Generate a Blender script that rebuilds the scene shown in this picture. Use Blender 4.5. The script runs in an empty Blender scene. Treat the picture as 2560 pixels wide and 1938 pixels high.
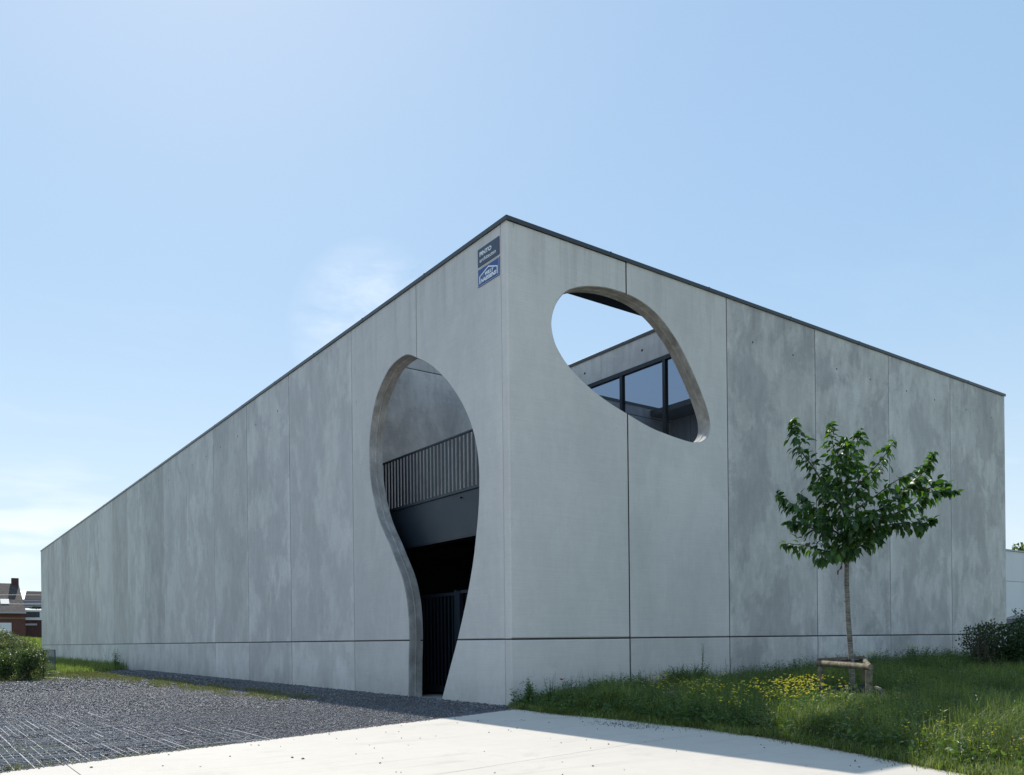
import bpy, bmesh, math, random
import numpy as np
from mathutils import Vector, Matrix
random.seed(7); rng = np.random.default_rng(7)
SC = bpy.context.scene
COL = SC.collection

# ------------------------------------------------------------ camera, sky, sun, exposure
CAM = Vector((-9.086, -12.505, 1.25))
yaw, pit, rol = 0.941644, -0.002349, -0.011196
F = Vector((math.cos(yaw)*math.cos(pit), math.sin(yaw)*math.cos(pit), math.sin(pit)))
R0 = Vector((math.sin(yaw), -math.cos(yaw), 0)); U0 = R0.cross(F)
R2 = R0*math.cos(rol)+U0*math.sin(rol); U2 = -R0*math.sin(rol)+U0*math.cos(rol)
cd = bpy.data.cameras.new('camera'); cam = bpy.data.objects.new('camera', cd); COL.objects.link(cam)
M = Matrix((R2, U2, -F)).transposed().to_4x4(); M.translation = CAM; cam.matrix_world = M
cd.sensor_fit = 'HORIZONTAL'; cd.sensor_width = 36; cd.lens = 29.23; cd.shift_y = 0.2485
cd.clip_start = 0.05; cd.clip_end = 5000
SC.camera = cam

SUN = Vector((2.1, 8.25, 9.14)).normalized()
EL = math.asin(SUN.z); AZ = math.atan2(SUN.x, SUN.y)
W = bpy.data.worlds.new('World'); SC.world = W; W.use_nodes = True
wn = W.node_tree; wn.nodes.clear()
def wnode(t, **k):
    n = wn.nodes.new(t)
    for a, b in k.items(): setattr(n, a, b)
    return n
sky = wnode('ShaderNodeTexSky', sky_type='NISHITA', sun_disc=False, sun_elevation=EL, sun_rotation=AZ,
            altitude=0, air_density=1.0, dust_density=0.25, ozone_density=1.5)
wb = wnode('ShaderNodeBackground'); wo = wnode('ShaderNodeOutputWorld'); wb.inputs[1].default_value = 0.145
# thin cirrus clouds, by direction
tc = wnode('ShaderNodeTexCoord'); sep = wnode('ShaderNodeSeparateXYZ')
wn.links.new(tc.outputs['Generated'], sep.inputs[0])
def wmath(op, a, b=None, c=None, clamp=False):
    n = wnode('ShaderNodeMath', operation=op, use_clamp=clamp)
    for i, v in enumerate((a, b, c)):
        if v is None: continue
        if isinstance(v, (int, float)): n.inputs[i].default_value = v
        else: wn.links.new(v, n.inputs[i])
    return n.outputs[0]
zz = wmath('MAXIMUM', sep.outputs[2], 0.02)
zp = wmath('ADD', zz, 0.12)
cmb = wnode('ShaderNodeCombineXYZ')
wn.links.new(wmath('DIVIDE', sep.outputs[0], zp), cmb.inputs[0]); wn.links.new(wmath('DIVIDE', sep.outputs[1], zp), cmb.inputs[1])
mp = wnode('ShaderNodeMapping'); mp.inputs['Rotation'].default_value = (0, 0, 0.7); mp.inputs['Scale'].default_value = (0.9, 2.1, 1)
mp.inputs['Location'].default_value = (3.1, 1.7, 0)
wn.links.new(cmb.outputs[0], mp.inputs[0])
nz = wnode('ShaderNodeTexNoise'); nz.inputs['Scale'].default_value = 1.1; nz.inputs['Detail'].default_value = 8; nz.inputs['Roughness'].default_value = .62; nz.inputs['Distortion'].default_value = .5
wn.links.new(mp.outputs[0], nz.inputs['Vector'])
cl1 = wmath('SMOOTH_MIN', 1.0, wmath('MULTIPLY', wmath('SUBTRACT', nz.outputs[0], 0.56, clamp=True), 4.0), 0.1)
# low cumulus bank near the horizon
mp2 = wnode('ShaderNodeMapping'); mp2.inputs['Scale'].default_value = (5, 5, 26)
wn.links.new(tc.outputs['Generated'], mp2.inputs[0])
nz2 = wnode('ShaderNodeTexNoise'); nz2.inputs['Scale'].default_value = 1.0; nz2.inputs['Detail'].default_value = 6
wn.links.new(mp2.outputs[0], nz2.inputs['Vector'])
band = wmath('SUBTRACT', 1.0, wmath('MULTIPLY', wmath('ABSOLUTE', wmath('SUBTRACT', sep.outputs[2], 0.115)), 11.0), clamp=True)
cl2 = wmath('MULTIPLY', wmath('MULTIPLY', wmath('SUBTRACT', nz2.outputs[0], 0.52, clamp=True), 8.0, clamp=True), band)
# wisp north-east of the yard, where the photograph shows it
def wisp(direction, size, amt):
    d = Vector(direction).normalized()
    vd = wnode('ShaderNodeVectorMath', operation='DOT_PRODUCT'); wn.links.new(tc.outputs['Generated'], vd.inputs[0]); vd.inputs[1].default_value = d
    m = wmath('MULTIPLY', wmath('SUBTRACT', vd.outputs['Value'], math.cos(size)), 1/(1-math.cos(size)), clamp=True)
    return m
wpx = wisp((CAM*0 + F*2078 - R2*335 + U2*770), 0.10, 1)
mp3 = wnode('ShaderNodeMapping'); mp3.inputs['Scale'].default_value = (11, 11, 24); mp3.inputs['Rotation'].default_value = (0.5, 0.3, 0)
wn.links.new(tc.outputs['Generated'], mp3.inputs[0])
nz3 = wnode('ShaderNodeTexNoise'); nz3.inputs['Scale'].default_value = 1.0; nz3.inputs['Detail'].default_value = 8; nz3.inputs['Roughness'].default_value = .6; nz3.inputs['Distortion'].default_value = .25
wn.links.new(mp3.outputs[0], nz3.inputs['Vector'])
cl3 = wmath('MULTIPLY', wmath('MULTIPLY', wmath('SUBTRACT', nz3.outputs[0], 0.36, clamp=True), 3.2, clamp=True), wpx)
elm = wmath('MULTIPLY', wmath('SUBTRACT', 0.5, sep.outputs[2], clamp=True), 0.6)
ca = wmath('ADD', wmath('ADD', wmath('MULTIPLY', wmath('MULTIPLY', cl1, elm), 0.6), wmath('MULTIPLY', cl2, 0.45)), wmath('MULTIPLY', cl3, 0.45), clamp=True)
mixc = wnode('ShaderNodeMix', data_type='RGBA'); wn.links.new(ca, mixc.inputs[0]); 
gam = wnode('ShaderNodeGamma'); gam.inputs[1].default_value = 0.27; wn.links.new(sky.outputs[0], gam.inputs[0])
hsv = wnode('ShaderNodeHueSaturation'); hsv.inputs['Saturation'].default_value = 1.85; hsv.inputs['Value'].default_value = 1.75
wn.links.new(gam.outputs[0], hsv.inputs['Color'])
tnt = wnode('ShaderNodeMix', data_type='RGBA', blend_type='MULTIPLY'); tnt.inputs[0].default_value = 1; wn.links.new(hsv.outputs[0], tnt.inputs[6]); tnt.inputs[7].default_value = (.745, .855, .93, 1)
hz = wnode('ShaderNodeMix', data_type='RGBA'); wn.links.new(wmath('MULTIPLY', wmath('POWER', wmath('SUBTRACT', 1.0, wmath('MULTIPLY', zz, 2.4), clamp=True), 1.6), 0.55), hz.inputs[0])
wn.links.new(tnt.outputs[2], hz.inputs[6]); hz.inputs[7].default_value = (2.9, 3.05, 3.15, 1)
wn.links.new(hz.outputs[2], mixc.inputs[6]); mixc.inputs[7].default_value = (3.6, 3.7, 3.75, 1)
wn.links.new(mixc.outputs[2], wb.inputs[0]); wn.links.new(wb.outputs[0], wo.inputs[0])

sd = bpy.data.lights.new('sun', 'SUN'); sd.energy = 2.0; sd.angle = math.radians(0.55); sd.color = (1, 0.95, 0.87)
so = bpy.data.objects.new('sun', sd); COL.objects.link(so); so.rotation_euler = SUN.to_track_quat('Z', 'Y').to_euler(); so.location = (10, 30, 40)
SC.view_settings.view_transform = 'Standard'; SC.view_settings.look = 'None'
SC.view_settings.exposure = 1.24; SC.view_settings.gamma = 1; SC.view_settings.use_curve_mapping = False

# ------------------------------------------------------------ object helpers
def tag(o, label=None, cat=None, group=None, kind=None):
    if label: o['label'] = label
    if cat: o['category'] = cat
    if group: o['group'] = group
    if kind: o['kind'] = kind
    return o
def empty(name, loc=(0, 0, 0), rz=0, **k):
    o = bpy.data.objects.new(name, None); COL.objects.link(o); o.location = loc; o.rotation_euler = (0, 0, rz)
    o.empty_display_size = 0.2
    return tag(o, **k)
def link(name, me, mat=None, parent=None, smooth=False, **k):
    o = bpy.data.objects.new(name, me); COL.objects.link(o)
    if mat and not me.materials: me.materials.append(mat)
    if parent: o.parent = parent
    if smooth: me.polygons.foreach_set('use_smooth', [True]*len(me.polygons))
    return tag(o, **k)
def mesh_np(name, verts, faces_flat, loop_tot, tint=None):
    me = bpy.data.meshes.new(name)
    verts = np.asarray(verts, dtype=np.float32).reshape(-1, 3)
    me.vertices.add(len(verts)); me.vertices.foreach_set('co', verts.ravel())
    faces_flat = np.asarray(faces_flat, dtype=np.int32).ravel(); loop_tot = np.asarray(loop_tot, dtype=np.int32)
    me.loops.add(len(faces_flat)); me.loops.foreach_set('vertex_index', faces_flat)
    me.polygons.add(len(loop_tot)); st = np.concatenate([[0], np.cumsum(loop_tot)[:-1]]).astype(np.int32)
    me.polygons.foreach_set('loop_start', st); me.polygons.foreach_set('loop_total', loop_tot)
    if tint is not None:
        a = me.attributes.new('tint', 'FLOAT', 'POINT'); a.data.foreach_set('value', np.asarray(tint, dtype=np.float32))
    me.update(calc_edges=True); me.validate()
    return me
class MB:
    def __init__(s): s.v = []; s.f = []
    def add(s, v, f):
        n = len(s.v); s.v += [tuple(p) for p in v]; s.f += [tuple(i+n for i in q) for q in f]; return s
    def box(s, x0, x1, y0, y1, z0, z1):
        return s.add([(x0,y0,z0),(x1,y0,z0),(x1,y1,z0),(x0,y1,z0),(x0,y0,z1),(x1,y0,z1),(x1,y1,z1),(x0,y1,z1)],
                     [(0,3,2,1),(4,5,6,7),(0,1,5,4),(1,2,6,5),(2,3,7,6),(3,0,4,7)])
    def quad(s, a, b, c, d): return s.add([a, b, c, d], [(0, 1, 2, 3)])
    def prism(s, pts, z0, z1):
        n = len(pts)
        return s.add([(p[0], p[1], z0) for p in pts]+[(p[0], p[1], z1) for p in pts],
                     [tuple(range(n-1, -1, -1)), tuple(range(n, 2*n))]+[(i, (i+1) % n, n+(i+1) % n, n+i) for i in range(n)])
    def tube(s, pts, radii, n=8, cap=True):
        pts = [Vector(p) for p in pts]; 
        if isinstance(radii, (int, float)): radii = [radii]*len(pts)
        V = []; up = Vector((0.123, 0.33, 0.93))
        for i, p in enumerate(pts):
            d = (pts[min(i+1, len(pts)-1)]-pts[max(i-1, 0)])
            if d.length < 1e-9: d = Vector((0, 0, 1))
            d.normalize(); a = d.cross(up)
            if a.length < 0.1: a = d.cross(Vector((1, 0, 0)))
            a.normalize(); b = d.cross(a)
            up2 = b
            for k in range(n):
                t = 2*math.pi*k/n; V.append(p+(a*math.cos(t)+b*math.sin(t))*radii[i])
        Fc = []
        for i in range(len(pts)-1):
            for k in range(n): Fc.append((i*n+k, i*n+(k+1) % n, (i+1)*n+(k+1) % n, (i+1)*n+k))
        if cap: Fc += [tuple(range(n-1, -1, -1)), tuple((len(pts)-1)*n+k for k in range(n))]
        return s.add(V, Fc)
    def mesh(s, name='m'):
        me = bpy.data.meshes.new(name); me.from_pydata(s.v, [], s.f); me.validate(); me.update(); return me
    def build(s, name, mat=None, parent=None, smooth=False, **k): return link(name, s.mesh(name), mat, parent, smooth, **k)

# ------------------------------------------------------------ material helper
class NT:
    def __init__(s, name):
        s.m = bpy.data.materials.new(name); s.m.use_nodes = True; s.t = s.m.node_tree; s.t.nodes.clear()
        s.out = s.n('ShaderNodeOutputMaterial')
    def n(s, t, **k):
        x = s.t.nodes.new(t)
        for a, b in k.items(): setattr(x, a, b)
        return x
    def set(s, sock, v):
        if isinstance(v, bpy.types.NodeSocket): s.t.links.new(v, sock)
        elif v is not None: sock.default_value = v
    def math(s, op, a, b=None, c=None, clamp=False):
        x = s.n('ShaderNodeMath', operation=op, use_clamp=clamp)
        for i, v in enumerate((a, b, c)): s.set(x.inputs[i], v)
        return x.outputs[0]
    def coord(s, kind='Object', scale=(1, 1, 1), loc=(0, 0, 0), rnd=0.0, rot=(0, 0, 0)):
        t = s.n('ShaderNodeTexCoord').outputs[kind]
        if rnd:
            oi = s.n('ShaderNodeObjectInfo'); vm = s.n('ShaderNodeVectorMath', operation='SCALE'); 
            s.set(vm.inputs[0], (1.0, 1.7, 0.8)); s.set(vm.inputs['Scale'], s.math('MULTIPLY', oi.outputs['Random'], rnd))
            va = s.n('ShaderNodeVectorMath', operation='ADD'); s.set(va.inputs[0], t); s.set(va.inputs[1], vm.outputs[0]); t = va.outputs[0]
        mp = s.n('ShaderNodeMapping'); s.set(mp.inputs[0], t); mp.inputs['Scale'].default_value = scale; mp.inputs['Location'].default_value = loc; mp.inputs['Rotation'].default_value = rot
        return mp.outputs[0]
    def noise(s, vec, scale=1, detail=4, rough=.55, dist=0.0):
        x = s.n('ShaderNodeTexNoise'); s.set(x.inputs['Vector'], vec); s.set(x.inputs['Scale'], scale); s.set(x.inputs['Detail'], detail); s.set(x.inputs['Roughness'], rough); s.set(x.inputs['Distortion'], dist)
        return x.outputs[0]
    def voro(s, vec, scale, feature='F1', out='Distance', rand=1.0):
        x = s.n('ShaderNodeTexVoronoi', feature=feature); s.set(x.inputs['Vector'], vec); s.set(x.inputs['Scale'], scale); s.set(x.inputs['Randomness'], rand); return x.outputs[out]
    def ramp(s, fac, stops):
        x = s.n('ShaderNodeValToRGB'); s.set(x.inputs[0], fac); e = x.color_ramp.elements
        while len(e) < len(stops): e.new(0.5)
        for el, (p, c) in zip(e, stops):
            el.position = p; el.color = (c, c, c, 1) if isinstance(c, (int, float)) else (*c, 1)
        return x.outputs[0]
    def mix(s, f, a, b, mode='MIX'):
        x = s.n('ShaderNodeMix', data_type='RGBA', blend_type=mode); s.set(x.inputs[0], f)
        s.set(x.inputs[6], (*a, 1) if isinstance(a, tuple) else a); s.set(x.inputs[7], (*b, 1) if isinstance(b, tuple) else b); return x.outputs[2]
    def mulc(s, c, f):
        x = s.n('ShaderNodeVectorMath', operation='SCALE'); s.set(x.inputs[0], c); s.set(x.inputs['Scale'], f); return x.outputs[0]
    def attr(s, name, t='GEOMETRY'):
        return s.n('ShaderNodeAttribute', attribute_name=name, attribute_type=t).outputs['Fac']
    def rand(s): return s.n('ShaderNodeObjectInfo').outputs['Random']
    def bump(s, h, strength=.3, dist=.01, normal=None):
        x = s.n('ShaderNodeBump'); s.set(x.inputs['Height'], h); x.inputs['Strength'].default_value = strength; x.inputs['Distance'].default_value = dist
        if normal is not None: s.set(x.inputs['Normal'], normal)
        return x.outputs[0]
    def bsdf(s, color, rough=.7, metal=0.0, normal=None, spec=.5, sub=None):
        x = s.n('ShaderNodeBsdfPrincipled'); s.set(x.inputs['Base Color'], (*color, 1) if isinstance(color, tuple) else color)
        s.set(x.inputs['Roughness'], rough); s.set(x.inputs['Metallic'], metal); s.set(x.inputs['Specular IOR Level'], spec)
        if normal is not None: s.set(x.inputs['Normal'], normal)
        return x.outputs[0]
    def done(s, sh): s.set(s.out.inputs['Surface'], sh); return s.m

def simple(name, col, rough=.6, metal=0.0, var=.12, scale=6, bump=.15, spec=.5):
    t = NT(name); c = t.coord('Object', rnd=20)
    n = t.noise(c, scale, 5, .6); n2 = t.noise(c, scale*9, 3)
    f = t.math('ADD', t.math('MULTIPLY', n, var*2), t.math('MULTIPLY', n2, var*.8)); f = t.math('ADD', f, 1-var*1.4)
    return t.done(t.bsdf(t.mulc(col, f), t.math('ADD', t.math('MULTIPLY', n, .2), rough-.1), metal, t.bump(n2, bump, .004), spec))

def concrete(name, base, dark, contrast, axis='z', pores=True, streak=1.0):
    t = NT(name); c = t.coord('Object', rnd=60); craw = t.coord('Object')
    def sc(v, k):
        m = t.n('ShaderNodeMapping'); t.set(m.inputs[0], v); m.inputs['Scale'].default_value = k; return m.outputs[0]
    bl = t.attr('blotch', 'OBJECT')
    big = t.noise(sc(c, (1, 1, .7)), .72, 9, .66, .30)
    bigm = t.ramp(big, [(.42, 0.0), (.48, .25), (.525, .8), (.64, 1.0)])
    bigm = t.math('MULTIPLY', bigm, t.math('ADD', t.math('MULTIPLY', bl, .9), .10))
    smooth = t.noise(sc(c, (1, 1, .6)), .28, 3, .5)
    mid = t.ramp(t.noise(sc(c, (1, 1, .45)), 2.6, 7, .68, .25), [(.46, 0.0), (.56, 1.0)])
    wob3 = t.ramp(t.noise(sc(c, (1, 1, .8)), 7.0, 5, .7), [(.40, 0.0), (.62, 1.0)])
    vert = t.noise(sc(c, (1, 1, .10)), 3.2, 5, .6, .3)
    vertm = t.ramp(vert, [(.50, 0.0), (.68, 1.0)])
    vert2 = t.noise(sc(c, (1, 1, .33)), 2.1, 6, .62, .9)
    vert2m = t.ramp(vert2, [(.54, 0.0), (.62, 1.0)])
    hor = t.noise(sc(c, (1.3, 1.3, 55)), 1.1, 3, .6, .15)
    fine = t.noise(c, 38, 4, .7)
    vl = t.noise(sc(c, (60, 60, 1.2)), 1.0, 2, .5)
    col = t.mix(bigm, base, dark)
    f = t.math('ADD', 1.0, t.math('MULTIPLY', t.math('SUBTRACT', smooth, .5), .34))
    f = t.math('ADD', f, t.math('MULTIPLY', t.math('SUBTRACT', vertm, .3), t.math('MULTIPLY', t.math('ADD', bl, .15), .05*streak)))
    f = t.math('ADD', f, t.math('MULTIPLY', t.math('SUBTRACT', vert2m, .3), t.math('MULTIPLY', t.math('ADD', bl, .1), .075*streak)))
    f = t.math('ADD', f, t.math('MULTIPLY', t.math('SUBTRACT', mid, .5), t.math('ADD', .03, t.math('MULTIPLY', bl, .085))))
    f = t.math('ADD', f, t.math('MULTIPLY', t.math('SUBTRACT', wob3, .5), t.math('ADD', .02, t.math('MULTIPLY', bl, .035))))
    f = t.math('ADD', f, t.math('MULTIPLY', t.math('SUBTRACT', hor, .5), .34*contrast))
    f = t.math('ADD', f, t.math('MULTIPLY', t.math('SUBTRACT', vl, .5), .10*contrast))
    f = t.math('ADD', f, t.math('MULTIPLY', t.math('SUBTRACT', fine, .5), .26*contrast))
    f = t.math('ADD', f, t.math('MULTIPLY', t.math('SUBTRACT', t.rand(), .5), .19))
    if pores:
        p = t.voro(c, 2.3); pm = t.ramp(p, [(.0, 1.0), (.018, 1.0), (.03, 0.0)])
        p2 = t.voro(sc(c, (1, 1, .4)), .9); pm2 = t.ramp(p2, [(.0, 1.0), (.016, .8), (.035, 0.0)])
        f = t.math('SUBTRACT', f, t.math('MULTIPLY', t.math('ADD', pm, pm2), .28))
    pa = t.attr('pa', 'OBJECT'); pb = t.attr('pb', 'OBJECT'); ax = t.attr('ax', 'OBJECT')
    sx = t.n('ShaderNodeSeparateXYZ'); t.set(sx.inputs[0], craw)
    u = t.math('ADD', t.math('MULTIPLY', sx.outputs[0], t.math('SUBTRACT', 1.0, ax)), t.math('MULTIPLY', sx.outputs[1], ax))
    ed = t.math('MINIMUM', t.math('ABSOLUTE', t.math('SUBTRACT', u, pa)), t.math('ABSOLUTE', t.math('SUBTRACT', pb, u)))
    ed = t.math('ADD', ed, t.math('MULTIPLY', t.math('SUBTRACT', vert, .5), .35))
    rim = t.math('SUBTRACT', 1.0, t.math('MULTIPLY', ed, 5.0), clamp=True); rim = t.math('MULTIPLY', rim, t.math('GREATER_THAN', pb, .01))
    f = t.math('ADD', f, t.math('MULTIPLY', rim, t.math('ADD', .03, t.math('MULTIPLY', bl, .13))))
    drip = t.ramp(t.noise(sc(c, (1, 1, .06)), 5.5, 4, .6, .2), [(.50, 0.0), (.66, 1.0)])
    topm = t.math('MULTIPLY', t.math('SUBTRACT', sx.outputs[2], 7.4, clamp=False), .6, clamp=True)
    f = t.math('SUBTRACT', f, t.math('MULTIPLY', t.math('MULTIPLY', drip, topm), .16))
    botm = t.math('SUBTRACT', 1.0, t.math('MULTIPLY', sx.outputs[2], 1.6), clamp=True); spl = t.noise(sc(c, (1, 1, 1.0)), 4, 5, .65)
    f = t.math('SUBTRACT', f, t.math('MULTIPLY', t.math('MULTIPLY', spl, botm), .34))
    # hairline cracks
    cr = t.voro(sc(c, (.5, .5, .8)), .8, 'DISTANCE_TO_EDGE'); wob = t.noise(c, 2.2, 4)
    crm = t.ramp(t.math('ADD', cr, t.math('MULTIPLY', t.math('SUBTRACT', wob, .5), .5)), [(.0, 0.0), (.001, .0), (.0035, 1.0), (1.0, 1.0)])
    f = t.math('MULTIPLY', f, t.math('ADD', t.math('MULTIPLY', crm, .0), 1.0))
    h = t.math('ADD', t.math('MULTIPLY', fine, .6), t.math('MULTIPLY', hor, .5))
    rough = t.math('ADD', .62, t.math('MULTIPLY', t.math('SUBTRACT', big, .5), -.5))
    return t.done(t.bsdf(t.mulc(col, f), rough, 0, t.bump(h, .25, .004), .4))

m_conc = concrete('facade_concrete', (.665, .630, .585), (.455, .428, .410), .6)
m_conc_in = concrete('court_concrete', (.64, .615, .58), (.45, .43, .415), .6)
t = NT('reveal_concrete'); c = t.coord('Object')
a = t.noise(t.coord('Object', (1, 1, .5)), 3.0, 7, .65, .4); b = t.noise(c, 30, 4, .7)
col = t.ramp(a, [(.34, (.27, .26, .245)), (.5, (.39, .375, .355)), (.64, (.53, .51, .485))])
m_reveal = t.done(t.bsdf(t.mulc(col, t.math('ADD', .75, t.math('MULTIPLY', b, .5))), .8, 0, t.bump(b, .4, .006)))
m_seal = simple('joint_sealant', (.032, .028, .027), .8, 0, .3, 3)
m_coping = simple('coping_metal', (.055, .06, .062), .35, .35, .12, 2, .05)
m_steel = simple('navy_steel', (.022, .032, .044), .45, .2, .15, 3, .08)
m_steel_d = simple('dark_steel', (.011, .015, .021), .42, .2, .15, 3, .08)
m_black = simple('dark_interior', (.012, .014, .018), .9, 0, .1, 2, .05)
m_roof = simple('roof_membrane', (.10, .10, .105), .9)

t = NT('pavement_concrete'); c = t.coord('Object')
a = t.noise(c, .35, 6, .6, .4); b = t.noise(c, 3.5, 7, .65); d = t.noise(c, 70, 3, .6); br = t.noise(t.coord('Object', (30, 1.6, 1), rot=(0, 0, .25)), 1.2, 3)
f = t.math('ADD', .78, t.math('MULTIPLY', a, .22)); f = t.math('ADD', f, t.math('MULTIPLY', b, .16)); f = t.math('ADD', f, t.math('MULTIPLY', t.math('SUBTRACT', d, .5), .16)); f = t.math('ADD', f, t.math('MULTIPLY', t.math('SUBTRACT', br, .5), .05))
sp = t.ramp(t.voro(c, 5.5), [(0, 1.0), (.03, 1.0), (.05, 0.0)]); f = t.math('SUBTRACT', f, t.math('MULTIPLY', sp, .12))
ty = t.ramp(t.noise(t.coord('Object', (.35, 5.0, 1), rot=(0, 0, -.62)), 1.0, 5, .6, .3), [(.56, 0.0), (.68, 1.0)]); f = t.math('SUBTRACT', f, t.math('MULTIPLY', ty, .10)); st = t.ramp(t.noise(c, 1.3, 8, .7, .6), [(.56, 0.0), (.70, 1.0)]); col = t.mix(t.math('MULTIPLY', st, .45), (.60, .545, .475), (.41, .375, .33))
m_pave = t.done(t.bsdf(t.mulc(col, f), .75, 0, t.bump(t.math('ADD', d, br), .3, .003), .35))

t = NT('gravel_bed'); c = t.coord('Object')
v = t.voro(c, 32); vb = t.voro(c, 32, out='Color'); a = t.noise(c, .6, 5)
f = t.math('ADD', .25, t.math('MULTIPLY', v, 1.3)); col = t.mix(a, (.11, .115, .135), (.17, .175, .20))
m_gbed = t.done(t.bsdf(t.mulc(t.mix(.35, col, vb, 'MULTIPLY'), t.math('SUBTRACT', 1.35, v)), .85, 0, t.bump(t.math('SUBTRACT', 1.0, v), 1.0, .03)))
def tinted(name, stops, rough=.8, spec=.4, bump=True, transl=0.0, tcol=None, seed_noise=.0):
    t = NT(name); tn = t.attr('tint'); c = t.coord('Object')
    if seed_noise: tn = t.math('ADD', tn, t.math('MULTIPLY', t.math('SUBTRACT', t.noise(c, .6, 3), .5), seed_noise))
    col = t.ramp(tn, stops)
    nrm = t.bump(t.noise(c, 90, 2), .3, .003) if bump else None
    sh = t.bsdf(col, rough, 0, nrm, spec)
    if transl:
        tr = t.n('ShaderNodeBsdfTranslucent'); t.set(tr.inputs[0], t.mix(1.0, col, tcol or (1.3, 1.5, .5), 'MULTIPLY'))
        mx = t.n('ShaderNodeMixShader'); mx.inputs[0].default_value = transl; t.set(mx.inputs[1], sh); t.set(mx.inputs[2], tr.outputs[0]); sh = mx.outputs[0]
    return t.done(sh)
m_stone = tinted('slate_gravel', [(0, (.075, .074, .080)), (.45, (.160, .158, .170)), (.8, (.27, .265, .28)), (1, (.48, .475, .48))], .6)
m_grass = tinted('grass_blades', [(0, (.060, .080, .028)), (.4, (.135, .18, .052)), (.75, (.215, .26, .085)), (1, (.38, .35, .19))], .5, .45, False, .42, (1.6, 1.8, .7), .6)
m_grass_dry = tinted('yellow_verge_grass', [(0, (.07, .085, .035)), (.6, (.15, .155, .065)), (1, (.27, .24, .13))], .6, .3, False, .35)
m_leafy = tinted('weed_leaves', [(0, (.034, .068, .025)), (.5, (.068, .12, .040)), (1, (.14, .21, .07))], .5, .45, False, .38, (1.6, 1.8, .7))
m_bushleaf = tinted('bush_leaves', [(0, (.028, .055, .018)), (.5, (.07, .11, .035)), (.85, (.16, .20, .08)), (1, (.32, .34, .20))], .45, .5, False, .35, (1.5, 1.6, .6))
m_hedge = tinted('hedge_leaves', [(0, (.016, .034, .014)), (.6, (.034, .068, .022)), (1, (.07, .13, .04))], .5, .45, False, .25)
m_redleaf = tinted('bronze_leaves', [(0, (.035, .03, .018)), (.5, (.05, .055, .026)), (1, (.09, .12, .045))], .55, .4, False, .2)
m_tleaf = tinted('cherry_leaves', [(0, (.020, .048, .014)), (.6, (.045, .098, .024)), (1, (.10, .18, .038))], .45, .45, False, .30, (2.2, 2.6, .7))
t = NT('cherry_leaf_single'); r = t.rand(); col = t.ramp(r, [(0, (.020, .048, .014)), (.6, (.045, .098, .024)), (1, (.10, .18, .038))])
tr = t.n('ShaderNodeBsdfTranslucent'); t.set(tr.inputs[0], t.mix(1.0, col, (2.2, 2.6, .7), 'MULTIPLY')); mx = t.n('ShaderNodeMixShader'); mx.inputs[0].default_value = .30
vn = t.noise(t.coord('Object', (1, 1, 1)), 60, 2)
t.set(mx.inputs[1], t.bsdf(col, .45, 0, t.bump(vn, .25, .002), .45)); t.set(mx.inputs[2], tr.outputs[0]); m_tleaf1 = t.done(mx.outputs[0])
m_yellow = tinted('yellow_petals', [(0, (.62, .50, .03)), (.6, (.75, .66, .04)), (1, (.80, .76, .25))], .5, .3, False, .3, (1.1, 1.1, .8))
m_white = tinted('white_petals', [(0, (.6, .6, .55)), (1, (.8, .8, .78))], .5, .3, False, .3, (1, 1, 1))
m_red = simple('poppy_red', (.55, .03, .015), .5)
m_soil = simple('soil', (.055, .045, .032), .95, 0, .4, 4, .6)

t = NT('field_ground'); c = t.coord('Object'); a = t.noise(c, .05, 6, .6); b = t.noise(c, 1.5, 6, .7); d = t.noise(c, 14, 4, .7)
col = t.mix(t.math('ADD', t.math('MULTIPLY', a, .6), t.math('MULTIPLY', b, .4)), (.06, .08, .025), (.13, .15, .055)); col = t.mix(t.ramp(d, [(.45, 0.0), (.7, .6)]), col, (.05, .05, .025))
m_field = t.done(t.bsdf(col, .95, 0, t.bump(t.math('ADD', b, d), .6, .05), .2))

t = NT('cherry_bark'); c = t.coord('Object', (1, 1, 4)); a = t.noise(c, 7, 6, .75, 1.2); b = t.noise(t.coord('Object', (1, 1, 1)), 9, 4)
v = t.voro(t.coord('Object', (18, 18, 60)), 1.0)
col = t.ramp(a, [(.36, (.09, .075, .06)), (.50, (.22, .20, .165)), (.64, (.34, .32, .27))]); f = t.math('ADD', .7, t.math('MULTIPLY', b, .5))
m_bark = t.done(t.bsdf(t.mulc(col, f), .75, 0, t.bump(a, .6, .01), .3))
m_twig = simple('twig_bark', (.07, .055, .042), .8, 0, .3, 10)
def wood(name, ca, cb, sc=(8, 8, 1.0)):
    t = NT(name); c = t.coord('Object', (3, 3, 3)); a = t.noise(c, 3, 6, .65, .5); k = t.voro(t.coord('Object', (1, 1, 1)), 3.2)
    col = t.ramp(a, [(.36, ca), (.62, cb)]); f = t.ramp(k, [(.0, .35), (.06, .55), (.11, 1.0)])
    return t.done(t.bsdf(t.mix(1.0, col, f, 'MULTIPLY'), .8, 0, t.bump(a, .4, .004), .25))
m_pole = wood('weathered_pole', (.10, .085, .055), (.27, .23, .16))
m_plank = wood('weathered_plank', (.10, .07, .045), (.25, .19, .14))
m_brown = wood('brown_wood', (.045, .025, .016), (.10, .06, .04))
m_stake = wood('pale_stake', (.17, .11, .06), (.30, .21, .13))
m_collar = simple('black_plastic_sheet', (.012, .014, .022), .35, 0, .3, 5, .4)
m_galv = simple('galvanised_steel', (.34, .36, .37), .45, .6, .15, 8)
m_whitep = simple('white_paint', (.74, .75, .76), .4)
m_blue = simple('sign_blue', (.028, .075, .26), .35, 0, .05)
m_dblue = simple('sign_slate', (.042, .055, .095), .35, 0, .05)
m_lett = simple('sign_lettering', (.86, .88, .88), .4, 0, .04)
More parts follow.
